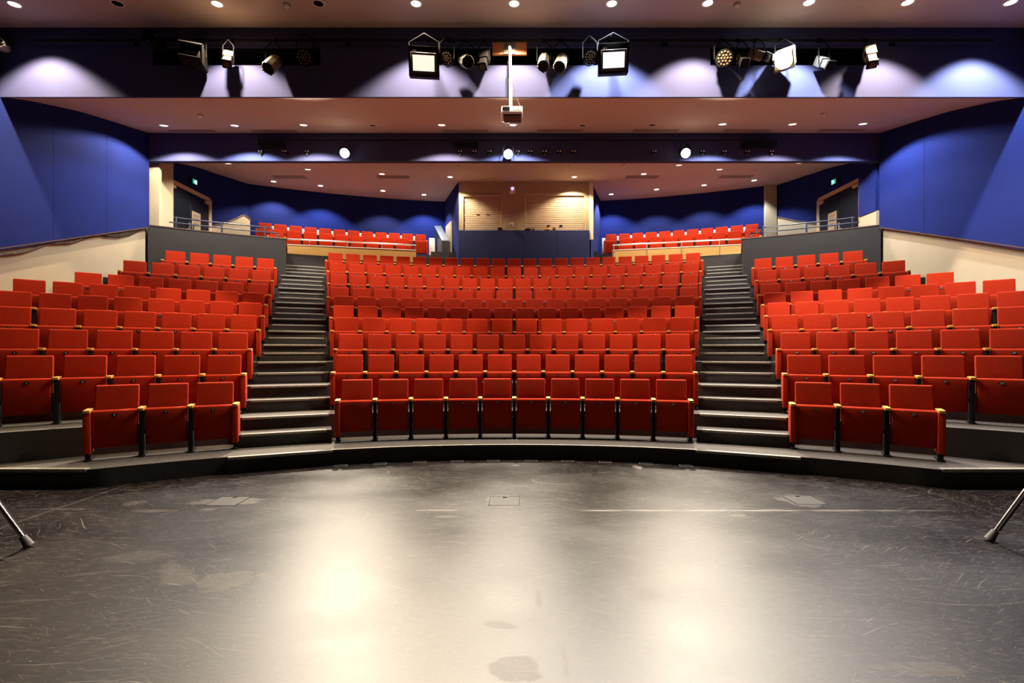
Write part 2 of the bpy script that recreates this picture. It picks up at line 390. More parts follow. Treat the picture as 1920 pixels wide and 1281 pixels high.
for nm, tab, hw in (('ceiling_front', C1, 9.65), ('ceiling_middle', C2, 9.65), ('ceiling_rear', C3, 10.2)):
    bm = B(); pts = tab
    lo = [[bm.verts.new((x, d, z + H)) for d, z in pts] for x in (-hw, hw)]; hi = [[bm.verts.new((x, d, z + H + .08)) for d, z in pts] for x in (-hw, hw)]
    for i in range(len(pts) - 1):
        bm.faces.new((lo[0][i], lo[0][i + 1], lo[1][i + 1], lo[1][i])); bm.faces.new((hi[0][i], hi[1][i], hi[1][i + 1], hi[0][i + 1]))
    struct(nm, bm, 'ceil')
def ceil_hit(y, tab):                          # depth where the ray through row y meets a ceiling
    s = (PY0 - y) / F; a, b = tab[0][0] + .02, tab[-1][0]
    prev = None; d = max(a, 4)
    while d < b:
        g = interp(tab, d) - s * d
        if prev is not None and prev[1] >= 0 > g: return d
        prev = (d, g); d += .01
    return b - .15

# bulkheads
def px2(x, D): return (x - PX0) / F * D
D1, D2 = 8.85, 12.45
z1b, z1t = 4.73 + H, 6.02 + H
bm = B(); opens = [(284, 600, 88, 122.5), (800, 1146, 88, 122.5), (1332, 1648, 88, 120)]
def zy(y, D): return H + (PY0 - y) / F * D
xs = [-9.62]; zlo = zy(122.5, D1); zhi = zy(88, D1)
for o_ in opens: xs += [px2(o_[0], D1), px2(o_[1], D1)]
xs.append(9.62)
bx(bm, -9.62, 9.62, D1, D1 + .04, z1b, zlo); bx(bm, -9.62, 9.62, D1, D1 + .04, zhi, z1t)
for k in range(0, 8, 2): bx(bm, xs[k], xs[k + 1], D1, D1 + .04, zlo, zhi)
struct('wall_bulkhead_front', bm, 'bluebulk', smooth=False)
for k in (1, 3, 5):
    bm = B(); a, b_ = xs[k], xs[k + 1]
    bx(bm, a - .02, b_ + .02, D1 + .55, D1 + .57, zlo - .05, zhi + .05)
    bx(bm, a - .04, a, D1 + .04, D1 + .57, zlo - .05, zhi + .05); bx(bm, b_, b_ + .04, D1 + .04, D1 + .57, zlo - .05, zhi + .05)
    bx(bm, a, b_, D1 + .04, D1 + .57, zhi, zhi + .04)
    struct('wall_niche_lining', bm, 'void', smooth=False)
bm = B(); bx(bm, -9.62, 9.62, D2, D2 + .15, 4.98 + H, 5.71 + H + .2); struct('wall_bulkhead_rear', bm, 'bluebulk', smooth=False)

# side walls: cream dado under overhanging blue panels
def zs(D): return max(2.0, 1.875 + H + (D - 8.85) * .383)      # lower edge of the blue panels
for s, nm, seams in ((-1, 'left', (100, 200)), (1, 'right', (1733, 1733))):
    bm = B()
    prof = [(-4, zs(-4) + .3)] + [(d, zs(d) + .3) for d in (3, 4.8, 6, 8, 10, 12.46)]
    a = [bm.verts.new((s * XW, d, z)) for d, z in prof] + [bm.verts.new((s * XW, 12.46, 0)), bm.verts.new((s * XW, -4, 0))]
    c = [bm.verts.new((v.co.x + s * .1, v.co.y, v.co.z)) for v in a]
    bm.faces.new(a); bm.faces.new(c[::-1])
    for i in range(len(a)): bm.faces.new((a[i], a[(i + 1) % len(a)], c[(i + 1) % len(a)], c[i]))
    struct('wall_%s_dado' % nm, bm, 'cream', smooth=False)
    cuts = [-4, 5.0] + sorted(F * 9.55 / abs(x - PX0) for x in set(seams)) + [12.47]
    bm = B()
    for d0, d1 in zip(cuts, cuts[1:]):
        ds = [d0 + .004] + [d for d in (3.0, 4.8, 6.0) if d0 < d < d1] + [d1 - .004]
        a = [bm.verts.new((s * 9.55, d, zs(d))) for d in ds] + [bm.verts.new((s * 9.55, ds[-1], 7.75)), bm.verts.new((s * 9.55, ds[0], 7.75))]
        c = [bm.verts.new((s * 9.63, v.co.y, v.co.z)) for v in a]
        bm.faces.new(a); bm.faces.new(c[::-1])
        for i in range(len(a)): bm.faces.new((a[i], a[(i + 1) % len(a)], c[(i + 1) % len(a)], c[i]))
    struct('wall_%s' % nm, bm, 'blue', smooth=False)
    bm = B()
    for d0, d1 in ((4.9, 12.47),):
        mt = Matrix.Translation((s * 9.556, d0, zs(d0)))
        a = [bm.verts.new((s * 9.545 + dx * s, d, zs(d) + dz)) for d in (d0, d1) for dx, dz in ((0, 0), (.09, 0), (.09, -.025), (0, -.025))]
        for q in ((0, 1, 2, 3), (7, 6, 5, 4), (0, 4, 5, 1), (1, 5, 6, 2), (2, 6, 7, 3), (3, 7, 4, 0)): bm.faces.new([a[i] for i in q])
    struct('trim_%s_panel_edge' % nm, bm, 'trimwood', smooth=False)
    # return of the side wall behind the rear bulkhead
    m_ = 'cream' if s < 0 else 'blue'
    bm = B()
    if s < 0:
        bx(bm, -9.75, -9.40, 12.61, 12.70, 3.8, 7.2); bx(bm, -9.95, -9.60, 12.70, 13.42, 3.8, 7.2)
    else:
        bx(bm, 9.55, 9.95, 12.60, 13.22, zs(12.6) + .42, 7.2)
    struct('wall_%s_pier' % nm, bm, m_, smooth=False)
    if s > 0:
        bm = B(); bx(bm, 9.57, 9.94, 12.60, 13.20, 3.5, zs(12.6) + .42); struct('wall_right_pier_base', bm, 'cream', smooth=False)
# rear side walls with the doors, back wall arc
for s, nm in ((-1, 'left'), (1, 'right')):
    bm = B()
    pl = [(9.90, 13.1), (9.90, 15.65), (9.75, 16.2), (9.55, 16.7), (9.36, 17.05)] if s < 0 else [(9.90, 13.1), (9.90, 15.65), (9.75, 16.2), (9.58, 16.7), (9.40, 17.06)]
    for (a, b_) in zip(pl, pl[1:]):
        v = [bm.verts.new((s * p[0], p[1], z)) for p in (a, b_) for z in (3.6, 7.7)]
        bm.faces.new((v[0], v[2], v[3], v[1]))
    struct('wall_%s_rear' % nm, bm, 'blue')
    # cream dado on that wall
    bm = B()
    top = [(15.5, 4.08 + H), (16.2, 4.44 + H), (16.75, 4.83 + H), (17.05, 4.65 + H)] if s < 0 else [(15.5, 4.17 + H), (16.3, 4.49 + H), (17.05, 4.84 + H)]
    def wx(d): return interp([(p[1], p[0]) for p in pl], d) - .03
    for (da, za), (db, zb) in zip(top, top[1:]):
        v = [bm.verts.new((s * wx(d), d, z)) for d, z in ((da, 3.6), (db, 3.6), (db, zb), (da, za))]; bm.faces.new(v)
        w = [bm.verts.new((s * (wx(d) - .02), d, z)) for d, z in ((da, za), (db, zb), (db, zb - .05), (da, za - .05))]
        f = bm.faces.new(w); f.material_index = 1
    struct('wall_%s_rear_dado' % nm, bm, ['cream', 'trimwood'])
if True:
    bm = B(); bx(bm, px2(1435, 17.0), px2(1456, 17.0), 16.98, 17.1, 3.6, 7.5); struct('wall_column', bm, 'cream', smooth=False)
bm = B(); n = 60
tl, tr = math.atan2(px2(466, 17.05), 17.05 - CY), math.atan2(px2(1440, 17.05), 17.05 - CY)
vv = [[bm.verts.new((*arc(21.15, tl + (tr - tl) * i / n), z)) for i in range(n + 1)] for z in (4.4, 7.65)]
for i in range(n): bm.faces.new((vv[0][i], vv[0][i + 1], vv[1][i + 1], vv[1][i]))
struct('wall_back', bm, 'blue')

# parapets in front of the balcony aisles
ZP = 3.30 + H
for s, nm in ((-1, 'left'), (1, 'right')):
    t0, t1 = math.radians(22.75), math.asin(9.62 / 17.42)
    bm = B(); ring(bm, 17.36, 17.50, *sorted((s * t0, s * t1)), FZ[8] - .05, ZP, 24)
    p = arc(17.36, s * t0); d = Vector((s * .436, .900)); q = p + d * 1.55; nrm = Vector((s * .926, -.377)) * .13
    prism(bm, [p, q, q + nrm, p + nrm], FZ[8], ZP)
    for f in bm.faces: f.material_index = 0
    struct('wall_%s_parapet' % nm, bm, 'parapet')
    bm = B(); ring(bm, 17.345, 17.515, *sorted((s * (t0 - .002), s * t1)), ZP, ZP + .025, 24); struct('trim_%s_parapet_cap' % nm, bm, ['trimwood', 'trimwood'])
    # balcony landing
    bm = B(); ring(bm, 17.5, 18.95, *sorted((s * math.radians(23.5), s * math.asin(9.9 / 18.2))), 2.8, 2.75 + H, 20); struct('floor_landing', bm, ['carpet', 'riser'])
# balcony tiers (two rows of seats)
RA, RB = 19.65, 20.6
ZA, ZB = 4.085 - CH + H, 4.49 - CH + H
for s in (-1, 1):
    a, b_ = sorted((s * math.radians(8.9), s * math.radians(29.3)))
    bm = B(); ring(bm, 18.95, 20.02, a, b_, 3.4, ZA, 24); struct('floor_balcony_tier', bm, ['carpet', 'riser'])
    bm = B(); ring(bm, 20.00, 21.2, a, b_, 3.4, ZB, 24); struct('floor_balcony_tier', bm, ['carpet', 'riser'])
    # three small steps beside the control booth
    for j in range(3):
        a, b_ = sorted((s * math.radians(6.2), s * math.radians(8.9)))
        bm = B(); ring(bm, 18.75 + .35 * j, 21.0, a, b_, 3.4 + j * .001, 3.62 + H - .85 + .28 * (j + 1), 4); struct('floor_booth_step', bm, ['carpet', 'riser'])
    bm = B(); ring(bm, 18.70, 19.0, *sorted((s * math.radians(8.9), s * math.radians(24.3))), 3.4, 3.06 + H, 16); struct('floor_upstand', bm, ['riser', 'riser'])

# ------------------------------------------------------------------ control booth
DB = 16.68; ZSC = 3.62 + H - .85 + .84 - .06
xl, xr = px2(860, DB), px2(1105, DB)
zpan = zy(433, DB)
bm = B()
sh = [(868, 940, 364, 433), (985, 1097, 362, 433)]
zc = [zy(363, DB)]; X_ = [xl] + [px2(v, DB) for q in sh for v in q[:2]] + [xr]
bx(bm, xl, xr, DB, DB + .12, zy(363, DB), 7.6)
for k in (0, 2, 4): bx(bm, X_[k], X_[k + 1], DB, DB + .12, zpan - .1, zy(363, DB))
struct('wall_booth', bm, 'cream', smooth=False)
bm = B()
for a, b_ in ((860, 981), (981, 1043), (1043, 1105)):
    bx(bm, px2(a, DB) + .004, px2(b_, DB) - .004, DB - .10, DB + .1, FZ[9], zpan, .006, 1)
struct('wall_booth_panel', bm, 'navy', smooth=False)
for s in (-1, 1):
    bm = B()
    p0 = Vector((xl if s < 0 else xr + .05, DB - .02)); p1 = Vector((px2(833, 18.9) if s < 0 else px2(1128, 18.9), 18.98))
    v = [bm.verts.new((p.x, p.y, z)) for p in (p0, p1) for z in (FZ[9], 7.6)]
    bm.faces.new((v[0], v[2], v[3], v[1])); struct('wall_booth_side', bm, 'blue', smooth=False)
bm = B(); bx(bm, px2(1105, DB), px2(1112, DB), DB - .06, DB + .06, zy(450, DB), 7.55); struct('trim_booth_corner', bm, 'paleplastic', smooth=False)
for k, (a, b_, t, u) in enumerate(sh):
    w = thing('roller_shutter', ['narrow beige roller shutter, half shaded, in the control booth wall', 'wide beige roller shutter, brightly lit, in the control booth wall'][k], 'shutter', (px2((a + b_) / 2, DB), DB, zpan), group='booth shutters')
    hw = (px2(b_, DB) - px2(a, DB)) / 2; hh = zy(t, DB) - zpan
    bm = B(); ns = 20
    for j in range(ns):
        z0 = hh * j / ns; bx(bm, -hw + .03, hw - .03, .05, .075, z0 + .003, z0 + hh / ns - .006, .008, 2)
        bx(bm, -hw + .03, hw - .03, .062, .08, z0 - .004, z0 + .006)
    obj('curtain', bm, 'shutter', w)
    bm = B(); bx(bm, -hw, hw, -.02, .10, hh - .09, hh, .01, 2); obj('shutter_box', bm, 'shutter', w)
    for sx in (-1, 1):
        bm = B(); bx(bm, sx * hw - .025, sx * hw + .025, -.005, .09, 0, hh - .09, .006, 1); obj('guide_rail', bm, 'shutter', w)
    hx = [(-.25 * hw, .0), (.25 * hw, .0)] if k == 0 else [(-.22 * hw, 0), (.2 * hw, 0)]
    for x, _ in hx:
        bm = B(); zz = hh * (.46 if k == 0 else .14); bx(bm, x - .05, x + .05, .02, .05, zz, zz + .03, .006, 1); obj('pull_handle', bm, 'blackmetal' if k else 'shutter', w)
for s, x0, word in ((-1, 810, 'left'), (1, 1134, 'right')):
    a = P(x0, 459, 18.35); t = thing('end_screen', f'white upright end panel beside the first back-row seat of the {word} balcony', 'panel', (a.x, a.y, ZSC), (0, 0, s * -.12), 'balcony end panels')
    bm = B(); bx(bm, -.11, .11, -.02, .02, .02, .82, .008, 2); obj('board', bm, 'white', t)
    bm = B(); bx(bm, -.13, .13, -.05, .05, 0, .02, .004, 1); obj('foot', bm, 'steel', t)
# small things on the booth
t = thing('infrared_emitter', 'small pale box with a glowing violet lamp between the shutters', 'emitter', P(961, 357, DB - .01))
bm = B(); bx(bm, -.10, .10, -.12, 0, -.13, .10, .012, 2); obj('housing', bm, 'paleplastic', t)
bm = B(); cyl(bm, (0, -.135, .02), (0, -.12, .02), .045, n=20); obj('lens', bm, 'violet', t)
t = thing('wall_camera', 'pale camera on a bracket, low on the wall between the shutters', 'camera', P(956, 423, DB))
bm = B(); bx(bm, .02, .12, -.05, 0, -.05, .08, .01, 2); obj('bracket', bm, 'paleplastic', t)
bm = B(); cyl(bm, (.07, -.06, .02), (-.10, -.20, -.05), .04, n=14); obj('body', bm, 'lampcream', t)
for (x, w_, h_, mt_, lab, nm, cat) in ((937, .14, .10, 'blackmetal', 'small black box on the ledge under the narrow shutter', 'control_box', 'box'), (990, .20, .06, 'blackmetal', 'flat black box at the left end of the wide shutter ledge', 'control_box', 'box'), (1000, .08, .07, 'lampgrey', 'small grey clip lamp beside the flat black box on the ledge', 'clip_lamp', 'lamp'), (1027, .2, .06, 'armwood', 'wooden tray on the ledge under the wide shutter', 'tray', 'tray'), (1039, .10, .09, 'rubber', 'dark folded card beside the wooden tray on the ledge', 'folded_card', 'card')):
    p = P(x, 433, DB - .05); bm = B(); bx(bm, -w_ / 2, w_ / 2, -.05, .04, 0, h_, .008, 2); bx(bm, -w_ * .3, w_ * .3, -.06, -.045, h_ * .3, h_ * .7, .004, 1)
    tag(obj(nm, bm, mt_, None, (p.x, p.y, zpan)), lab, cat)
# door beside the booth (edge of an open cream door) and low blue wall by the booth steps
bm = B(); bx(bm, -.03, .03, 0, .85, 0, 2.1, .004, 1)
p = P(846, 470, 17.6)
d_ = obj('door_3', bm, 'cream', None, (p.x, p.y, FZ[9] + .5), (0, 0, .35)); d_['kind'] = 'structure'
bm = B(); pl = [P(820, 480, 17.1), P(832, 480, 17.1)]
v = [P(815, 425, 18.9), P(829, 452, 17.2), P(829, 490, 17.2), P(815, 490, 18.9)]
w = [q + Vector((.25, .0, 0)) for q in v]
a = [bm.verts.new(q) for q in v]; c = [bm.verts.new(q) for q in w]
bm.faces.new(a); bm.faces.new(c[::-1])
for i in range(4): bm.faces.new((a[i], a[(i + 1) % 4], c[(i + 1) % 4], c[i]))
struct('wall_booth_balustrade', bm, 'rail', smooth=False)
bm = B(); q0, q1 = P(815, 425, 18.9), P(829, 452, 17.2); u = Vector((.25, 0, 0)); e_ = Vector((-.015, 0, .0)); h_ = Vector((0, 0, .03))
vs_ = [bm.verts.new(p) for p in (q0 + e_, q1 + e_, q1 + u, q0 + u, q0 + e_ + h_, q1 + e_ + h_, q1 + u + h_, q0 + u + h_)]
for f in ((0, 1, 2, 3), (4, 7, 6, 5), (0, 4, 5, 1), (1, 5, 6, 2), (2, 6, 7, 3), (3, 7, 4, 0)): bm.faces.new([vs_[i] for i in f])
struct('trim_booth_balustrade_cap', bm, 'steel', smooth=False)

# ------------------------------------------------------------------ doors, exit signs, notices at the sides
for s, nm, word in ((-1, 'door_1', 'left'), (1, 'door_2', 'right')):
    x = s * 9.88; zf, zt_ = 2.75 + H, 4.90 + H
    d0, d1 = 13.55, 15.42
    root = link(nm, None, None, (x, (d0 + d1) / 2, zf)); root['kind'] = 'structure'
    L = d1 - d0; hh = zt_ - zf
    bm = B()
    for y in (-L / 2, L / 2): bx(bm, -.06, .06, y - .06, y + .06, 0, hh, .01, 1)
    bx(bm, -.06, .06, -L / 2, L / 2, hh - .06, hh + .06, .01, 1); obj('door_frame', bm, 'doorframe', root)
    for k in (-1, 1):
        bm = B(); bx(bm, -.025, .025, min(0, k * L / 2) + .01, max(0, k * L / 2) - .01, .01, hh - .07, .006, 1)
        lf = obj('leaf', bm, 'door', root)
        bm = B(); bx(bm, -s * .075 - .02, -s * .075 + .02, k * .10 - .02, k * .10 + .02, .85, 1.15, .01, 2); bx(bm, -.075, .075, k * .10 - .04, k * .10 + .04, .92, .98); obj('handle', bm, 'steel', lf)
        bm = B(); bx(bm, -.09, .09, k * L * .42 - .12, k * L * .42 + .12, hh - .18, hh - .09, .01, 1); obj('closer', bm, 'doorframe', lf)
    # paper notices
    t = thing('door_notice', f'beige paper notice taped to the dark double door at the {word} balcony aisle', 'notice', (x - s * .035, 14.75, zf + 1.28), group='door notices')
    bm = B(); bx(bm, -.004, .004, -.20, .20, -.28, .28); obj('sheet', bm, 'paper', t)
    bm = B()
    for j in range(5): bx(bm, -s * .008 - .002, -s * .008 + .002, -.14, .14 - .05 * (j % 2), .16 - j * .08, .175 - j * .08)
    obj('print', bm, 'ink', t)
    # exit sign
    t = thing('exit_sign', f'glowing green exit sign above the double door of the {word} balcony aisle', 'sign', (x - s * .03, 14.62, 5.22 + H), group='exit signs'); t.scale = (.7, .62, .66)
    bm = B(); bx(bm, -.035, .035, -.28, .22, -.12, .12, .01, 1); obj('housing', bm, 'blackmetal', t)
    bm = B(); bx(bm, -s * .04 - .004, -s * .04 + .004, -.10, .20, -.105, .105); f_ = obj('face', bm, 'exit', t)
    bm = B()                                     # running figure and doorway
    xx = -s * .047
    def seg(a, b_, r): cyl(bm, (xx, a[0], a[1]), (xx, b_[0], b_[1]), r, n=6)
    cyl(bm, (xx - .002, .055, .065), (xx + .002, .055, .065), .018, n=12)
    seg((.05, .04), (.03, -.01), .014); seg((.05, .035), (.085, .02), .008); seg((.05, .035), (.01, .03), .008)
    seg((.03, -.01), (.06, -.04), .010); seg((.06, -.04), (.05, -.08), .009); seg((.03, -.01), (.0, -.045), .010); seg((.0, -.045), (-.03, -.05), .009)
    for q in ((.11, .19, .07, .09), (.11, .125, -.09, .09), (.175, .19, -.09, .09)): bx(bm, xx - .003, xx + .003, q[0], q[1], q[2], q[3])
    obj('pictogram', bm, 'exitwhite', f_)

# handrails on the parapets
for s, word in ((-1, 'left'), (1, 'right')):
    t = thing('handrail', f'two-bar blue-grey metal handrail on top of the {word} parapet', 'handrail', (0, 0, 0), group='parapet handrails')
    Rr = 17.43
    def hp(x, z):
        xx = x if s < 0 else 2 * PX0 - x
        X, D = hitR(xx, Rr); return Vector((X, D, z))
    zu, zl = ZP + .31, ZP + .17
    bm = B(); tube(bm, [hp(x, zu) for x in (326, 350, 380, 410, 440, 470, 509)] + [hp(510, zu - .03), hp(510.5, zl)], .018); obj('top_bar', bm, 'rail', t)
    bm = B(); tube(bm, [hp(x, zl) for x in (317, 350, 380, 410, 440, 470, 522)] + [hp(523, zl - .03), hp(523.5, ZP + .03)], .018); obj('lower_bar', bm, 'rail', t)
    bm = B(); tube(bm, [hp(510, zl), hp(524, ZP + .04)], .014); obj('end_brace', bm, 'rail', t)
    for x in (330, 416, 497):
        bm = B(); p = hp(x, ZP + .02); bx(bm, p.x - .022, p.x + .022, p.y - .012, p.y + .012, ZP + .02, zu + .03, .004, 1); obj('post', bm, 'rail', t)

# timber balcony fronts with a rail
for s, word in ((-1, 'left'), (1, 'right')):
    a, c = Vector((s * 7.45, 15.65)), Vector((s * 3.41, 16.56))
    t = thing('balcony_front', f'pale timber balcony front with a thin steel rail, {word} of the control booth', 'balcony front', (0, 0, 0), group='timber balcony fronts')
    L = (c - a).length; ang = math.atan2((c - a).y, (c - a).x)
    mt = Matrix.Translation((a.x, a.y, 0)) @ Matrix.Rotation(ang, 4, 'Z')
    js = [0, .10 * L + .25, .45 * L, .72 * L, L]
    for u, v in zip(js, js[1:]):
        b = B(); bx(b, u + .003, v - .003, -.02, .02, 3.07 + H, 3.50 + H, .003, 1, mt)
        obj('panel', b, 'wood', t)
    b = B(); bx(b, 0, L, -.03, .03, 3.50 + H, 3.525 + H, .004, 1, mt); bx(b, 0, L, -.025, .025, 3.045 + H, 3.07 + H, .004, 1, mt); obj('edging', b, 'paleplastic', t)
    b = B(); tube(b, [mt @ Vector((u, 0, 3.70 + H)) for u in (0, L * .5, L)], .022); obj('rail', b, 'steel', t)
    for u in js[1:-1] + [L - .05]:
        b = B(); bx(b, u - .012, u + .012, .02, .04, 2.75 + H, 3.70 + H, .003, 1, mt); obj('stanchion', b, 'steel', t)

# ------------------------------------------------------------------ seats
def mesh_backrest():
    bm = B(); n = 6
    vs = bx(bm, -.218, .218, -.035, .035, .40, .90, .022, 3)
    for v in bm.verts:                            # reclined and gently dished
        v.co.y += -.055 + (v.co.z - .40) * .12 + .25 * (v.co.x ** 2) * -1 + .012
    return to_mesh(bm, 'backrest', 'fabric')
def mesh_seat():
    bm = B(); bx(bm, -.224, .224, -.255, -.150, .135, .605, .024, 3)
    bmesh.ops.bisect_plane(bm, geom=bm.verts[:] + bm.edges[:] + bm.faces[:], plane_co=(0, 0, .48), plane_no=(0, 0, 1))
    bmesh.ops.bisect_plane(bm, geom=bm.verts[:] + bm.edges[:] + bm.faces[:], plane_co=(0, 0, .37), plane_no=(0, 0, 1))
    bmesh.ops.bisect_plane(bm, geom=bm.verts[:] + bm.edges[:] + bm.faces[:], plane_co=(0, 0, .26), plane_no=(0, 0, 1))
    for v in bm.verts:                            # the folded squab bulges and tucks under
        k = (v.co.z - .56) / .42; v.co.y += .085 * k * k if k < 0 else .06 * k
    return to_mesh(bm, 'seat', 'fabric')
def mesh_arm():
    bm = B(); bx(bm, -.033, .033, -.290, -.02, .583, .620, .008, 2); return to_mesh(bm, 'armrest', 'armwood')
def mesh_standard():
    bm = B(); bx(bm, -.022, .022, -.24, -.06, .02, .583, .006, 1); bx(bm, -.035, .035, -.27, .02, 0, .02, .004, 1)
    cyl(bm, (-.030, -.16, .30), (.030, -.16, .30), .022, n=10)
    return to_mesh(bm, 'standard', 'blackmetal')
def mesh_end():
    bm = B(); bx(bm, -.036, .036, -.28, -.03, .09, .583, .012, 2); return to_mesh(bm, 'end_panel', 'fabric')
def mesh_endleg():
    bm = B(); bx(bm, -.022, .022, -.22, -.07, .02, .12, .004, 1); bx(bm, -.035, .035, -.27, .02, 0, .02, .004, 1); return to_mesh(bm, 'standard', 'blackmetal')
def mesh_pale():
    bm = B(); bx(bm, -.034, .034, -.13, -.07, .60, .80, .01, 2); bx(bm, -.03, .03, -.28, -.06, .585, .62, .008, 1); return to_mesh(bm, 'armrest', 'paleplastic')
ME = dict(back=mesh_backrest(), seat=mesh_seat(), arm=mesh_arm(), std=mesh_standard(), end=mesh_end(), leg=mesh_endleg(), pale=mesh_pale())
_num = {}
def mesh_number(n):
    if n not in _num:
        cu = bpy.data.curves.new('digits', 'FONT'); cu.body = str(n); cu.size = .033; cu.align_x = 'CENTER'; cu.align_y = 'CENTER'; cu.extrude = .0008
        o = bpy.data.objects.new('digits', cu); COL.objects.link(o)
        dg = bpy.context.evaluated_depsgraph_get(); me = bpy.data.meshes.new_from_object(o.evaluated_get(dg))
        bpy.data.objects.remove(o); bpy.data.curves.remove(cu)
        bm = B(); bm.from_mesh(me); bpy.data.meshes.remove(me)
        for f in bm.faces: f.material_index = 1
        for v in bm.verts: v.co = Vector((v.co.x * 1.15, -.2605 - v.co.z * 1, v.co.y + .548))
        vs = cyl(bm, (0, -.2595, 0), (0, -.252, 0), .026, n=18)
        for v in vs: v.co = Vector((v.co.x * 1.05, v.co.y, v.co.z * .82 + .548))
        for f in bm.faces:
            if f.material_index != 1: f.material_index = 0
        _num[n] = to_mesh(bm, 'number_plate', ['plate', 'white'], False)
    return _num[n]
n_seats = 0
def seat(X, Y, Z, th, s, num, label, group, ends=(False, False), rr=10.0, pale=False):
    """one tip-up seat with the standard on its low-angle side; row ends get an upholstered end panel"""
    global n_seats; n_seats += 1
    t = thing('theatre_seat', label, 'seat', (X, Y, Z), (0, 0, -th), group)
    k_ = s / .533
    link('backrest', ME['back'], t).scale.x = k_
    st = link('seat', ME['seat'], t); st.scale.x = k_
    if num: link('number_plate', mesh_number(num), st)
    half = s / 2 / rr
    for k, sx in ((0, -1), (1, 1)):
        if k == 1 and not ends[1]: continue
        kw = dict(loc=(sx * s / 2, -s * s / 8 / rr, 0), rot=(0, 0, -sx * half))
        link('armrest', ME['pale'] if pale and not (ends[k]) else ME['arm'], t, **kw)
        if ends[k]:
            link('end_panel', ME['end'], t, **kw); link('standard', ME['leg'], t, **kw)
        else: link('standard', ME['std'], t, **kw)
    return t
RW = ['front row', 'second row', 'third row', 'fourth row', 'fifth row', 'sixth row', 'seventh row', 'eighth row', 'ninth row', 'last row']
for i in range(10):
    n = NC[i]
    base = 8 if i == 0 else NL[min(i, 8)] if i < 9 else 0
    for k in range(n):
        th = (k - (n - 1) / 2) * S[i] / R[i]; p = arc(R[i], th)
        lab = f'red tip-up seat, {ORD[k]} from the left aisle, {RW[i]} of the centre block'
        seat(p.x, p.y, FZ[i], th, S[i], base + k + 1, lab, f'seats in the {RW[i]} of the centre block', (k == 0, k == n - 1), R[i])
for s, word in ((-1, 'left'), (1, 'right')):
    for i in range(9):
        n = NL[i]
        for k in range(n):                       # k = 0 next to the aisle
            th = s * (math.radians(PH[i]) + k * SL[i] / R[i]); p = arc(R[i], th)
            if s < 0: num = (8 if i == 0 else n) - k
            else: num = (18 if i == 0 else NL[i] + NC[i]) + k + 1
            lab = f'red tip-up seat, {ORD[k]} from the aisle, {RW[i]} of the {word} block'
            lowend, highend = (False, False)
            outer = (k == n - 1) and i in (0, 5, 6, 7, 8)
            if s < 0: lowend, highend = outer, k == 0
            else: lowend, highend = k == 0, outer
            seat(p.x, p.y, FZ[i], th, SL[i], num, lab, f'seats in the {RW[i]} of the {word} block', (lowend, highend), R[i])
for s, word in ((-1, 'left'), (1, 'right')):
    for (RR, z, x0, x1, nst, cnt, rn) in ((RA, ZA, 754, 551, 7, 9, 'front'), (RB, ZB, 788.75, 497, 11, 12, 'back')):
        if s > 0: x0, x1 = 2 * PX0 - x0, 2 * PX0 - x1
        if s > 0 and rn == 'back': x0, x1, nst, cnt = 1146, 1410, 10, 11
        X, D = hitR(x0, RR); th0 = math.atan2(X, D - CY); X, D = hitR(x1, RR)
        pitch = abs(math.atan2(X, D - CY) - th0) * RR / nst
        for k in range(cnt):
            th = th0 + s * k * pitch / RR; p = arc(RR, th)
            lab = f'orange-red balcony seat, {ORD[k]} from the control booth, {rn} row of the {word} balcony'
            if s < 0: e = (k == cnt - 1, k == 0)
            else: e = (k == 0, k == cnt - 1)
            seat(p.x, p.y, z, th, pitch, 0, lab, f'seats in the {rn} row of the {word} balcony', e, RR, pale=(rn == 'back'))

# ------------------------------------------------------------------ downlights
def spot(name, loc, energy, size, blend, col, rot=(0, 0, 0), radius=.06, parent=None):
    l = bpy.data.lights.new(name, 'SPOT'); l.energy = energy; l.spot_size = size; l.spot_blend = blend; l.color = col; l.shadow_soft_size = radius
    o = bpy.data.objects.new(name, l); COL.objects.link(o); o.location = loc; o.rotation_euler = rot
    return o
def mesh_ring(r0, r1):
    bm = B(); n = 28
    prof = [(r0, .0), (r0, -.004), (r0 + .006, -.010), (r1 - .004, -.008), (r1, 0)]
    rr = [[bm.verts.new((r * math.cos(2 * PI * k / n), r * math.sin(2 * PI * k / n), z)) for k in range(n)] for r, z in prof]
    for a, b_ in zip(rr, rr[1:]):
        for k in range(n): bm.faces.new((a[k], a[(k + 1) % n], b_[(k + 1) % n], b_[k]))
    return to_mesh(bm, 'trim_ring', 'paleplastic')
def mesh_disc(r, mt_):
    bm = B(); cyl(bm, (0, 0, -.004), (0, 0, .02), r, n=28); return to_mesh(bm, 'lens', mt_)
DR = mesh_ring(.082, .105); DL = mesh_disc(.084, 'lit'); DC = mesh_disc(.084, 'litcool'); DO = mesh_disc(.084, 'lens')
WARM, NEUT, COOL = (1, .78, .52), (1, .87, .70), (.86, .92, 1.0)
def downlight(x, y, tab, lit, label, group, col=WARM, en=300, size=110, blend=.42):
    D = ceil_hit(y, tab); z = interp(tab, D)
    sl = (interp(tab, D + .1) - interp(tab, D - .1)) / .2
    X = (x - PX0) / F * D
    t = thing('downlight', label, 'downlight', (X, D, z + H - .002), (math.atan(sl), 0, 0), group)
    link('trim_ring', DR, t); link('lens', (DC if col == COOL else DL) if lit else DO, t)
    if lit: spot('downlight_beam', (X, D, z + H - .03), en, math.radians(size), blend, col)
c1 = [(27, 7, 1), (220, 6, 0), (407, 6.5, 1), (597, 6, 0), (780, 6, 1), (964, 5.5, 1), (1147, 5.5, 1), (1327, 5, 1), (1517, 4, 1), (1702, 4, 1), (1895, 3.5, 1)]
cols1 = [WARM, WARM, WARM, WARM, WARM, WARM, COOL, WARM, COOL, WARM, COOL]
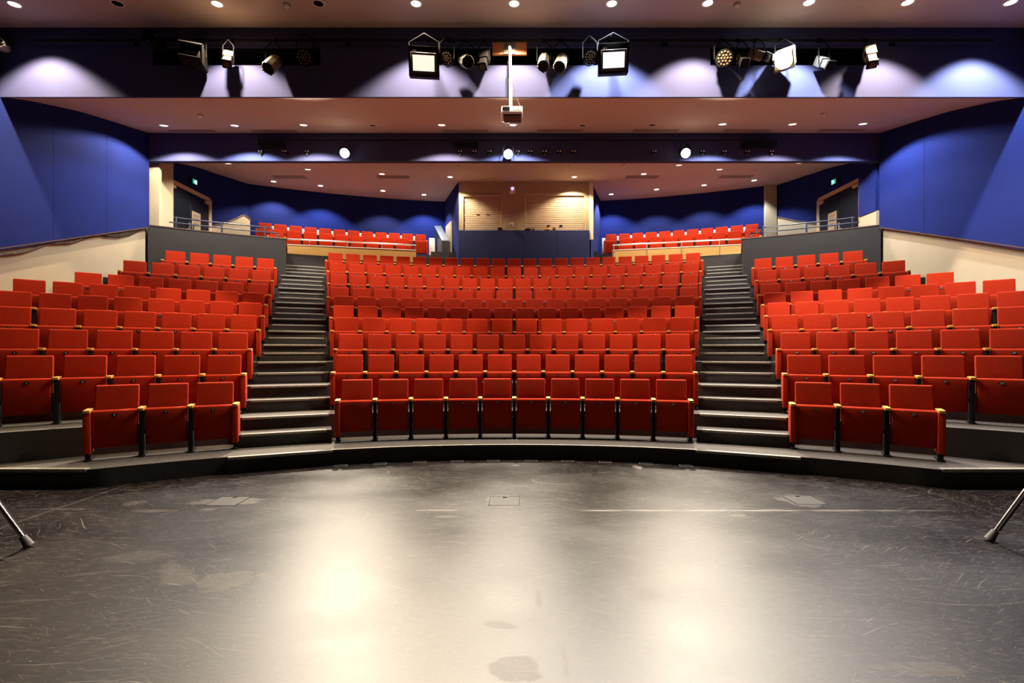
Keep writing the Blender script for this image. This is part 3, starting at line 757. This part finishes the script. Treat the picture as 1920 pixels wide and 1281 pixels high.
E1, E2, E3 = 1500, 680, 400
for k, (x, y, l) in enumerate(c1):
    downlight(x, y, C1, l, f'{"lit" if l else "unlit"} recessed downlight, {ORD[k]} from the left in the front ceiling', 'front ceiling downlights', cols1[k], E1, 108)
c2 = [(307, 235, 1), (440, 235, 1), (569, 234, 1), (699, 235, 0), (828, 234, 1), (962, 234, 1), (1092, 235, 0), (1223, 234, 0), (1355, 232.5, 1), (1486, 232.5, 1), (1618, 232, 1)]
cols2 = [NEUT, COOL, NEUT, WARM, WARM, COOL, WARM, WARM, COOL, NEUT, COOL]
for k, (x, y, l) in enumerate(c2):
    downlight(x, y, C2, l, f'{"lit" if l else "unlit"} recessed downlight, {ORD[k]} from the left in the middle ceiling', 'middle ceiling downlights', cols2[k], E2, 138, .22)
c3 = [(428, 306.5, 1), (577, 317.5, 1), (716, 326, 1), (844, 331.5, 1), (1077, 331.5, 1), (1207, 326, 1), (1349, 317.5, 1), (1499, 305.5, 1),
      (513, 340, 1), (601, 348, 1), (718, 357.5, 1), (795, 365, 1), (1146, 364, 1), (1231, 355, 1), (1320, 347, 1), (1414, 338, 1), (860, 309.5, 0), (1067, 309, 0), (1273, 309.5, 1)]
cols3 = [NEUT, WARM, WARM, WARM, WARM, WARM, NEUT, NEUT, NEUT, COOL, WARM, COOL, COOL, NEUT, NEUT, COOL, WARM, WARM, NEUT]
for k, (x, y, l) in enumerate(c3):
    if k < 8: lab = f'lit recessed downlight, {ORD[k]} from the left in the outer arc of the rear ceiling'
    elif k < 16: lab = f'lit recessed downlight, {ORD[k - 8]} from the left along the back wall of the rear ceiling'
    elif k < 18: lab = f'unlit recessed downlight {"left" if k == 16 else "right"} of centre at the rear ceiling edge'
    else: lab = 'lit recessed downlight at the rear ceiling edge beside the right stage lamp'
    downlight(x, y, C3, l, lab, 'rear ceiling downlights', cols3[k], E3, 114 if 8 <= k < 16 else 128)
# ceiling grilles and detectors
for tab, rows, gname in ((C2, [(360, 245), (515, 245), (873, 245), (1050, 244.5), (1230, 244), (1400, 244), (1578, 243.5)], 'middle'), (C3, [(543, 332), (737, 331.5), (1204, 331.5), (1380, 331)], 'rear')):
    for k, (x, y) in enumerate(rows):
        D = ceil_hit(y, tab); z = interp(tab, D); X = px2(x, D); sl = (interp(tab, D + .1) - interp(tab, D - .1)) / .2
        t = thing('ceiling_grille', f'long narrow air grille, {ORD[k]} from the left in the {gname} ceiling', 'grille', (X, D, z + H), (math.atan(sl), 0, 0), f'{gname} ceiling grilles')
        w = 1.15 if tab is C2 else 1.1; dd = .09 if tab is C2 else .16
        bm = B(); bx(bm, -w / 2, w / 2, -dd, dd, -.012, .01, .004, 1); obj('frame', bm, 'vent', t)
        bm = B()
        for j in range(4): bx(bm, -w / 2 + .03, w / 2 - .03, -dd + .03 + j * (2 * dd - .06) / 3.6, -dd + .045 + j * (2 * dd - .06) / 3.6, -.018, -.010)
        obj('blades', bm, 'vent', t)
for k, (x, y, tab, lab) in enumerate([(375, 215, C2, 'round smoke detector above the left end of the middle ceiling'), (1545, 213, C2, 'round smoke detector above the right end of the middle ceiling'), (1170, 309, C3, 'round smoke detector at the rear ceiling edge right of the booth'), (1382, 7, C1, 'round smoke detector between two lit downlights in the front ceiling'), (538, 8, C1, 'round smoke detector left of an unlit downlight in the front ceiling')]):
    D = ceil_hit(y, tab); z = interp(tab, D)
    t = thing('smoke_detector', lab, 'smoke detector', (px2(x, D), D, z + H), group='smoke detectors')
    bm = B(); cyl(bm, (0, 0, -.02), (0, 0, .03), .06, .065, 20); obj('base', bm, 'vent', t)
    bm = B(); cyl(bm, (0, 0, -.05), (0, 0, -.02), .035, .045, 16); obj('sensor', bm, 'paleplastic', t)

# ------------------------------------------------------------------ lighting bars
DLB = 8.75
bm = B(); tube(bm, [(px2(60, DLB), DLB, zy(76, DLB)), (0, DLB, zy(76, DLB)), (px2(1862, DLB), DLB, zy(76, DLB))], .024, 12)
t = tag(obj('lighting_bar', bm, 'blackmetal'), 'long black pipe carrying stage lamps in front of the upper blue bulkhead', 'lighting bar')
for x in (250, 650, 1250, 1680):
    bm = B(); p = P(x, 76, DLB); cyl(bm, (p.x, DLB, p.z), (p.x, D1, p.z), .014, n=8); bx(bm, p.x - .05, p.x + .05, D1 - .016, D1 - .003, p.z - .05, p.z + .05); obj('wall_bracket', bm, 'blackmetal', t)
zbar = zy(76, DLB)
bm = B(); DL2 = 12.30; tube(bm, [(px2(484, DL2), DL2, zy(263, DL2)), (0, DL2, zy(263, DL2)), (px2(1458, DL2), DL2, zy(263, DL2))], .016, 10)
t = tag(obj('lighting_bar', bm, 'blackmetal'), 'thin black pipe along the lower blue bulkhead above a row of sockets', 'lighting bar')
for x0, x1 in ((484, 530), (850, 895), (1395, 1456)):
    bm = B(); bx(bm, px2(x0, DL2), px2(x1, DL2), DL2 - .02, D2, zy(273, DL2), zy(267, DL2)); obj('bracket_shadow', bm, 'blackmetal', t)  # dark bar, stands in for the shadow of the pipe brackets

# ------------------------------------------------------------------ stage lamps
def frame_to(loc, aim):
    d = (Vector(aim) - Vector(loc)).normalized()
    return d.to_track_quat('-Y', 'Z').to_euler()
def hang(t, loc, rot, w, top):                   # yoke and clamp that carry a lamp from the bar
    inv = (Matrix.Translation(loc) @ Matrix(rot.to_matrix()).to_4x4()).inverted()
    def wl(p): return inv @ Vector(p)
    c = Vector(loc)
    bm = B(); tube(bm, [wl((c.x - w, c.y, c.z)), wl((c.x - w, c.y, c.z + (top - c.z) * .55)), wl((c.x, c.y, c.z + (top - c.z) * .8)), wl((c.x + w, c.y, c.z + (top - c.z) * .55)), wl((c.x + w, c.y, c.z))], .010, 6); obj('yoke', bm, 'void', t)
    bm = B(); a = wl((c.x, c.y, c.z + (top - c.z) * .78)); b_ = wl((c.x, DLB, top)); cyl(bm, a, b_, .014, n=8)
    q = wl((c.x - .03, DLB, top)); r = wl((c.x + .03, DLB, top)); cyl(bm, q, r, .036, n=12); obj('clamp', bm, 'void', t)
def make_lamp(kind, x, y, D, aim, label, body='lampblack', size=1.0, lit=False):
    loc = P(x, y, D); rot = frame_to(loc, aim)
    NM = {'flood': 'flood_lamp', 'led': 'led_par_lamp', 'par': 'par_can_lamp', 'fresnel': 'fresnel_lamp', 'profile': 'profile_lamp'}
    t = thing(NM[kind], label, 'stage lamp', loc, rot, 'stage lamps on the upper bar')
    k = size
    if kind == 'flood':
        bm = B(); bx(bm, -.26, .26, -.06, .12, -.24, .24, .012, 2); obj('body', bm, body, t)
        bm = B()
        for (a, b_, c, d) in ((-.22, .22, .09, .13), (-.22, .22, -.20, -.16), (-.22, -.185, -.2, .13), (.185, .22, -.2, .13)): bx(bm, a, b_, -.085, -.055, c, d, .005, 1)
        obj('bezel', bm, 'lampgrey', t)
        bm = B(); bx(bm, -.185, .185, -.075, -.06, -.16, .09); obj('panel', bm, lit, t)
        bm = B(); bx(bm, -.19, -.12, -.064, -.058, .15, .168); obj('maker_plate', bm, 'white', t)
        bm = B()
        for j in range(9): bx(bm, -.25 + j * .06, -.235 + j * .06, .12, .17, -.2, .2)
        obj('cooling_fins', bm, body, t)
        for sx in (-.17, .17):
            bm = B(); bx(bm, sx - .02, sx + .02, -.09, -.06, -.235, -.205, .004, 1); obj('latch', bm, 'blackmetal', t)
        hang(t, loc, rot, .265, zbar)
    elif kind == 'led':
        bm = B(); cyl(bm, (0, -.06, 0), (0, .10, 0), .125 * k, .105 * k, 24); cyl(bm, (0, .10, 0), (0, .17, 0), .08 * k, .07 * k, 16); obj('body', bm, body, t)
        bm = B()
        cyl(bm, (0, -.075, 0), (0, -.06, 0), .128 * k, n=24)
        obj('front_plate', bm, 'lens', t)
        bm = B()
        for rad, cnt in ((0, 1), (.045, 6), (.092, 12)):
            for j in range(cnt):
                a = 2 * PI * j / cnt; cyl(bm, (rad * k * math.cos(a), -.082, rad * k * math.sin(a)), (rad * k * math.cos(a), -.074, rad * k * math.sin(a)), .014 * k, n=10)
        obj('led_lenses', bm, 'led', t); hang(t, loc, rot, .14 * k, zbar)
    elif kind == 'par':
        bm = B(); n = 8
        prof = [(.105, -.20), (.11, -.19), (.105, .02), (.10, .12), (.06, .19), (.0, .20)]
        rr = []
        for r, yy in prof: rr.append([bm.verts.new((max(r, .001) * k * math.cos(2 * PI * (j + .5) / 8), yy * k, max(r, .001) * k * math.sin(2 * PI * (j + .5) / 8))) for j in range(8)])
        inn = [bm.verts.new((.095 * k * math.cos(2 * PI * (j + .5) / 8), -.19 * k, .095 * k * math.sin(2 * PI * (j + .5) / 8))) for j in range(8)]
        for a, b_ in zip(rr, rr[1:]):
            for j in range(8): bm.faces.new((a[j], a[(j + 1) % 8], b_[(j + 1) % 8], b_[j]))
        for j in range(8): bm.faces.new((inn[j], inn[(j + 1) % 8], rr[0][(j + 1) % 8], rr[0][j]))
        obj('can', bm, body, t)
        bm = B(); cyl(bm, (0, -.186 * k, 0), (0, -.10 * k, 0), .096 * k, .085 * k, 8); 
        for v in bm.verts: v.co = Matrix.Rotation(PI / 8, 4, 'Y') @ v.co
        obj('reflector', bm, 'void', t)
        bm = B()
        for a in (0, PI / 2, PI, 1.5 * PI): bx(bm, .098 * k * math.cos(a) - .012, .098 * k * math.cos(a) + .012, -.215 * k, -.19 * k, .098 * k * math.sin(a) - .012, .098 * k * math.sin(a) + .012)
        obj('colour_clips', bm, 'lampgrey', t); hang(t, loc, rot, .125 * k, zbar)
    elif kind == 'fresnel':
        bm = B(); bx(bm, -.13 * k, .13 * k, -.12 * k, .14 * k, -.13 * k, .13 * k, .02, 2); obj('body', bm, body, t)
        bm = B()
        for (a, b_, c, d) in ((-.14, .14, .12, .14), (-.14, .14, -.14, -.12), (-.14, -.12, -.14, .14), (.12, .14, -.14, .14)): bx(bm, a * k, b_ * k, -.15 * k, -.12 * k, c * k, d * k)
        obj('colour_frame', bm, 'lampblack' if not lit else 'lampcream', t)  # paler frame on the lit lamp: its glow is put into the colour
        bm = B(); r = bmesh.ops.create_uvsphere(bm, u_segments=20, v_segments=10, radius=(.125 if lit else .105) * k)
        for v in bm.verts: v.co = Vector((v.co.x, v.co.y * .45 - .11 * k, v.co.z))
        obj('lens', bm, 'stagelit' if lit else 'lens', t)
        for nm_, rx, dz in (('barn_door', -.35, -.14), ('barn_door', .5, .14)):
            bm = B(); mt = Matrix.Translation((0, -.145 * k, dz * k)) @ Matrix.Rotation(rx, 4, 'X')
            bx(bm, -.13 * k, .13 * k, -.14 * k, 0, -.004, .004, 0, 1, mt); obj(nm_, bm, 'lampblack' if not lit else 'lampcream', t)  # barn doors of the lit lamp paler too, glow painted in
        hang(t, loc, rot, .16 * k, zbar)
    elif kind == 'profile':
        bm = B(); bx(bm, -.085 * k, .085 * k, -.02 * k, .20 * k, -.085 * k, .085 * k, .02, 2); bx(bm, -.065 * k, .065 * k, -.20 * k, -.02 * k, -.065 * k, .065 * k, .012, 2); obj('body', bm, body, t)
        bm = B(); bx(bm, -.08 * k, .08 * k, -.235 * k, -.19 * k, -.08 * k, .08 * k, .008, 1); obj('front_frame', bm, 'lampblack', t)
        bm = B(); cyl(bm, (0, -.241 * k, 0), (0, -.2 * k, 0), .058 * k, n=20); obj('lens', bm, 'lens', t)
        hang(t, loc, rot, .10 * k, zbar)
    return t
def aimp(x, y, dy=-3.5, dz=-2.2, dx=0):
    p = P(x, y, 8.4); return p + Vector((dx, dy, dz))
L_ = [('par', 292, 80, 8.65, (0.6, -3.4, -.1), 'dim round stage lamp at the far left end of the left lighting niche', 'lampblack', 1.15),
      ('fresnel', 365, 108, 8.55, (1.2, -3.2, -.4), 'large dark lamp with a square frame and pale lens in the left niche', 'lampblack', 1.3),
      ('profile', 428, 111, 8.60, (.8, -2.0, -2.6), 'small lamp with a lit cream top in the middle of the left niche', 'lampcream', .95),
      ('par', 512, 119, 8.60, (-.5, -1.9, -2.6), 'cream par can pointing steeply down at the right of the left niche', 'lampcream', 1.05),
      ('led', 572, 110, 8.40, (.3, -3.2, -1.0), 'dim round LED lamp right of the cream par can', 'lampblack', 1.1),
      ('led', 838, 112, 8.46, (-.2, -3.3, -.9), 'round dark LED lamp just right of the left flood lamp', 'lampblack', .92),
      ('par', 873, 115, 8.60, (.9, -2.5, -1.7), 'silver-grey par can between the round LED lamp and the projector', 'lampgrey', 1.05),
      ('profile', 908, 113, 8.60, (-.4, -1.6, -2.7), 'small black lamp with a cream rim just left of the projector pole', 'lampblack', .95),
      ('par', 1020, 115, 8.60, (-.3, -1.7, -2.3), 'par can with a cream collar, first lamp right of the projector pole', 'lampgrey', 1.0),
      ('par', 1052, 116, 8.60, (-.6, -1.7, -2.4), 'ribbed silver par can, second lamp right of the projector pole', 'lampcream', 1.05),
      ('led', 1106, 110, 8.46, (.1, -3.3, -.9), 'round dark LED lamp just left of the right flood lamp', 'lampblack', .92),
      ('led', 1356, 111, 8.62, (-.4, -3.3, -1.0), 'round LED lamp with bright lens dots at the left of the right niche', 'lampblack', 1.15),
      ('profile', 1391, 112, 8.60, (-.2, -2.0, -2.0), 'small black lamp beside the dotted LED lamp', 'lampblack', .95),
      ('profile', 1423, 104, 8.60, (1.0, -2.2, -1.8), 'small lamp with a lit white top beside the blazing stage lamp', 'lampcream', .95),
      ('profile', 1545, 118, 8.60, (.2, -2.0, -1.8), 'small square grey lamp hanging right of the blazing stage lamp', 'lampgrey', .95),
      ('profile', 1632, 106, 8.60, (-.5, -1.4, -3.0), 'cream lamp pointing steeply down at the right end of the right niche', 'lampcream', 1.0),
      ('par', 3, 85, 8.60, (1.5, -3, -.6), 'brown round lamp at the far left end of the upper bulkhead', 'lampcream', .9)]
for (k, x, y, D, dv, lab, body, sz) in L_:
    make_lamp(k, x, y, D, P(x, y, D) + Vector(dv), lab, body, sz)
make_lamp('flood', 795, 117, 8.36, P(795, 117, 8.36) + Vector((.3, -3.2, -.85)), 'square black flood lamp with a warm white panel left of the projector', 'lampblack', 1, 'floodlit')
make_lamp('flood', 1150, 111, 8.36, P(1150, 111, 8.36) + Vector((-.3, -3.2, -.85)), 'square black flood lamp with a cool white panel right of the projector', 'lampblack', 1, 'floodcool')
make_lamp('fresnel', 1472, 110, 8.58, Vector((-.5, 2.0, .3)), 'blazing lit stage lamp with open barn doors in the right niche', 'lampcream', 1.15, True)

# lamps and sockets along the lower bulkhead
def small_lamp(x, y, label):
    loc = P(x, y, 12.22); aim = Vector((loc.x * .72, 1.0, 0)); rot = frame_to(loc, aim)
    t = thing('stage_spotlight', label, 'stage lamp', loc, rot, 'lit spotlights on the lower bar')
    bm = B(); cyl(bm, (0, -.10, 0), (0, .14, 0), .11, .085, 18); obj('body', bm, 'lampblack', t)
    bm = B(); cyl(bm, (0, -.125, 0), (0, -.10, 0), .112, n=22); obj('lens', bm, 'stagelit', t)
    inv = (Matrix.Translation(loc) @ rot.to_matrix().to_4x4()).inverted()
    bm = B(); tube(bm, [inv @ (Vector(loc) + Vector((-.13, 0, 0))), inv @ (Vector(loc) + Vector((-.13, 0, .12))), inv @ Vector((loc.x, DL2, zy(263, DL2))), inv @ (Vector(loc) + Vector((.13, 0, .12))), inv @ (Vector(loc) + Vector((.13, 0, 0)))], .010, 6); obj('yoke', bm, 'lampblack', t)
    return loc, aim
for (x, y, lab, en) in ((648, 286, 'dazzling lit spotlight on the lower bulkhead, largest glare, left of the booth', 7400), (953, 288, 'lit spotlight on the lower bulkhead straight above the control booth', 4900), (1284, 286, 'lit spotlight on the lower bulkhead right of the booth', 5800)):
    loc, aim = small_lamp(x, y, lab)
    d = (aim - loc).normalized()
    spot('spotlight_beam', loc + d * .16, en, math.radians(56), .5, (1, .86, .66), d.to_track_quat('-Z', 'Y').to_euler(), .13)
loc = P(1472, 110, 8.58); aim = Vector((-.5, 2.0, .3)); d = (aim - loc).normalized()
spot('spotlight_beam', loc + d * .22, 700, math.radians(60), .6, (1, .84, .62), d.to_track_quat('-Z', 'Y').to_euler(), .10)
sx = [490, 535, 577, 863, 890, 918, 971, 994, 1021, 1048, 1075, 1226, 1316, 1357, 1400, 1445]
for k, x in enumerate(sx):
    loc = P(x, 286.5, D2)
    t = thing('lighting_socket', f'small black and white power socket, {ORD[k]} from the left along the lower bulkhead', 'socket', loc, group='sockets on the lower bulkhead')
    bm = B(); bx(bm, -.06, .06, -.05, 0, -.045, .055, .008, 1); obj('box', bm, 'blackmetal', t)
    bm = B(); bx(bm, -.05, -.02, -.06, -.045, .01, .04, .003, 1); bx(bm, .015, .05, -.06, -.045, .0, .04, .003, 1); obj('sockets', bm, 'paleplastic', t)
    bm = B(); cyl(bm, (0, -.06, -.07), (0, -.03, -.045), .016, n=8); obj('plug', bm, 'lampcream', t)

# ------------------------------------------------------------------ projector on its pole
Dp = 8.66
p = P(955.5, 82, Dp)
t = thing('projector', 'white ceiling projector on a long pale pole with an orange wood mount', 'projector', (p.x, Dp, 0))
bm = B(); bx(bm, px2(923, Dp) - p.x, px2(988, Dp) - p.x, .10, .14, zy(96, Dp), zy(68.5, Dp), .005, 1); obj('mount_board', bm, 'orangewood', t)
bm = B(); bx(bm, px2(944, Dp) - p.x, px2(966, Dp) - p.x, .085, .10, zy(96, Dp), zy(73, Dp), .004, 1); obj('mount_plate', bm, 'lampgrey', t)
zt_, zm_, zb_ = zy(82, Dp), zy(152, Dp), zy(204, Dp)
bm = B(); cyl(bm, (0, .08, zt_), (0.01, 0, zt_ - .12), .026, n=12); cyl(bm, (.01, 0, zt_ - .1), (.015, 0, zm_), .026, n=14); cyl(bm, (.015, 0, zm_), (.02, 0, zb_ - .02), .032, n=14); cyl(bm, (.015, 0, zm_ - .01), (.015, 0, zm_ + .02), .036, n=14); obj('pole', bm, 'paleplastic', t)
xp = px2(960, Dp) - p.x; zc = zy(215, Dp)
bm = B(); bx(bm, xp - .19, xp + .19, -.20, .16, zc - .06, zc + .055, .018, 3); bd = obj('projector_body', bm, 'white', t)
bm = B(); bx(bm, xp - .19 + .02, xp - .04, -.206, -.19, zc - .02, zc + .045, .004, 1); obj('lens_window', bm, 'lens', bd)
bm = B()
for j in range(6): bx(bm, xp + .02 + j * .026, xp + .035 + j * .026, -.204, -.198, zc - .01, zc + .03)
obj('vent_slots', bm, 'paleplastic', bd)
bm = B(); bx(bm, xp - .15, xp + .17, -.15, .12, zc - .10, zc - .055, .01, 2); obj('base_tray', bm, 'lampgrey', bd)
bm = B(); bx(bm, xp - .10, xp + .08, -.08, .06, zc + .055, zc + .10, .012, 2); cyl(bm, (.02, 0, zc + .09), (.02, 0, zb_ + .02), .04, n=14); obj('swivel', bm, 'paleplastic', t)
bm = B(); tube(bm, [(.04, 0, zm_ + .1), (.08, .01, zm_ - .1), (.16, .02, zb_ + .12), (.23, .03, zb_), (.235, .03, zc + .05), (.19, .05, zc)], .006, 6); obj('cable', bm, 'lampcream', t)
bm = B(); tube(bm, [(-.03, .02, zt_ - .3), (-.035, .02, zm_), (-.02, .02, zb_)], .006, 6); obj('cable', bm, 'blackmetal', t)

# ------------------------------------------------------------------ wall cables under the left blue panels
for k, (pts, r, lab) in enumerate([
        ([(-60, 484), (0, 478), (25, 476), (50, 472), (75, 463), (93, 456), (110, 456), (135, 455), (155, 448), (172, 442), (185, 439.5), (200, 441), (225, 440), (250, 433), (271, 427)], .020, 'thick dark cable bundle sagging under the left blue wall panels'),
        ([(100, 455), (120, 457), (145, 452), (165, 446), (186, 440), (198, 444.5), (218, 446), (240, 442), (258, 434), (271, 428)], .010, 'thin black cable looping lowest under the left blue wall panels'),
        ([(188, 440), (205, 443), (225, 443), (245, 438), (262, 431), (271, 427.5)], .008, 'short grey cable under the left blue panels near the parapet')]):
    bm = B(); tube(bm, [P(x, y, F * 9.60 / (PX0 - x)) for x, y in pts], r, 8)
    tag(obj('wall_cable', bm, ['trimwood', 'blackmetal', 'rubber'][k]), lab, 'cable', 'cables under the left wall panels')

# ------------------------------------------------------------------ stage floor fittings
for k, x in enumerate([639, 713, 787, 857, 925, 995, 1064, 1135, 1211, 1286]):
    X, D = hitR(x, E[0] - .075); th = math.atan2(X, D - CY)
    t = thing('floor_socket', f'small flat floor socket plate, {ORD[k]} from the left along the foot of the front tier', 'floor socket', (X, D, 0), (0, 0, -th), 'floor sockets along the front tier')
    bm = B(); bx(bm, -.085, .085, -.055, .055, 0, .008, .003, 1); obj('plate', bm, 'rubber', t)
    bm = B(); bx(bm, -.078, .078, -.048, .02, .007, .010); obj('lid', bm, 'void', t)
for k, (x, y, lab) in enumerate([(946, 940, 'square trapdoor plate in the middle of the stage floor'), (1508, 938, 'square trapdoor plate on the right of the stage floor'), (428, 940, 'square trapdoor plate on the left of the stage floor')]):
    D = F * H / (y - PY0); X = px2(x, D)
    t = thing('floor_trap', lab, 'floor trap', (X, D, 0), group='stage floor traps')
    bm = B(); bx(bm, -.15, .15, -.14, .14, 0, .003, .001, 1); obj('lid', bm, 'trap', t)
    bm = B()
    for q in ((-.155, .155, .138, .146), (-.155, -.151, -.14, .14), (.151, .155, -.14, .14)): bx(bm, q[0], q[1], q[2], q[3], 0, .0034)
    bx(bm, -.02, .02, .10, .13, .003, .0045); obj('rim', bm, 'void', t)

# tripod stands, mostly outside the frame
for s, foot, word in ((-1, Vector((-3.79, 3.73, 0)), 'left'), (1, Vector((3.83, 3.85, 0)), 'right')):
    hub = foot + Vector((s * .76, -.18, 1.25)); base = Vector((hub.x, hub.y, 0))
    t = thing('tripod_stand', f'chrome tripod stand leg with rubber foot at the {word} edge of the stage', 'tripod', base, group='tripod stands')
    feet = [foot - base] + [Matrix.Rotation(a, 3, 'Z') @ (foot - base) for a in (2.1, -2.1)]
    for f_ in feet:
        top = Vector((0, 0, 1.25)) + Vector((f_.x, f_.y, 0)).normalized() * .05
        d = (top - f_).normalized()
        bm = B(); cyl(bm, f_ + d * .09, top, .017, n=14); lg = obj('leg', bm, 'chrome', t)
        n_ = d.cross(Vector((0, 0, 1))).normalized()
        bm = B(); cyl(bm, f_ + d * .11 + n_ * .022, top + n_ * .022, .010, n=8); obj('brace', bm, 'blackmetal', lg)
        bm = B(); cyl(bm, f_ + d * .012, f_ + d * .10, .034, .024, 14); obj('rubber_foot', bm, 'rubber', lg)
    bm = B(); cyl(bm, (0, 0, .45), (0, 0, 1.9), .02, n=14); obj('pole', bm, 'chrome', t)
    bm = B(); cyl(bm, (0, 0, 1.18), (0, 0, 1.32), .06, n=16); obj('collar', bm, 'blackmetal', t)

# ------------------------------------------------------------------ world, camera
w = bpy.data.worlds.new('auditorium_air'); scene.world = w; w.use_nodes = True
w.node_tree.nodes['Background'].inputs['Color'].default_value = (1, .82, .66, 1); w.node_tree.nodes['Background'].inputs['Strength'].default_value = .003
cam = bpy.data.cameras.new('camera'); cam.sensor_width = 36; cam.lens = 36 * F / 1920
cam.shift_x = -(PX0 - 960) / 1920; cam.shift_y = (PY0 - 640.5) / 1920; cam.clip_end = 200
co = bpy.data.objects.new('camera', cam); COL.objects.link(co); co.location = (0, 0, H); co.rotation_euler = (PI / 2, 0, 0)
scene.camera = co
vs = scene.view_settings
scene.display_settings.display_device = 'sRGB'
vs.view_transform = 'Standard'; vs.look = 'None'; vs.gamma = 1; vs.use_curve_mapping = False
vs.exposure = 0.0
scene.cycles.max_bounces = 7; scene.cycles.diffuse_bounces = 5; scene.cycles.glossy_bounces = 3
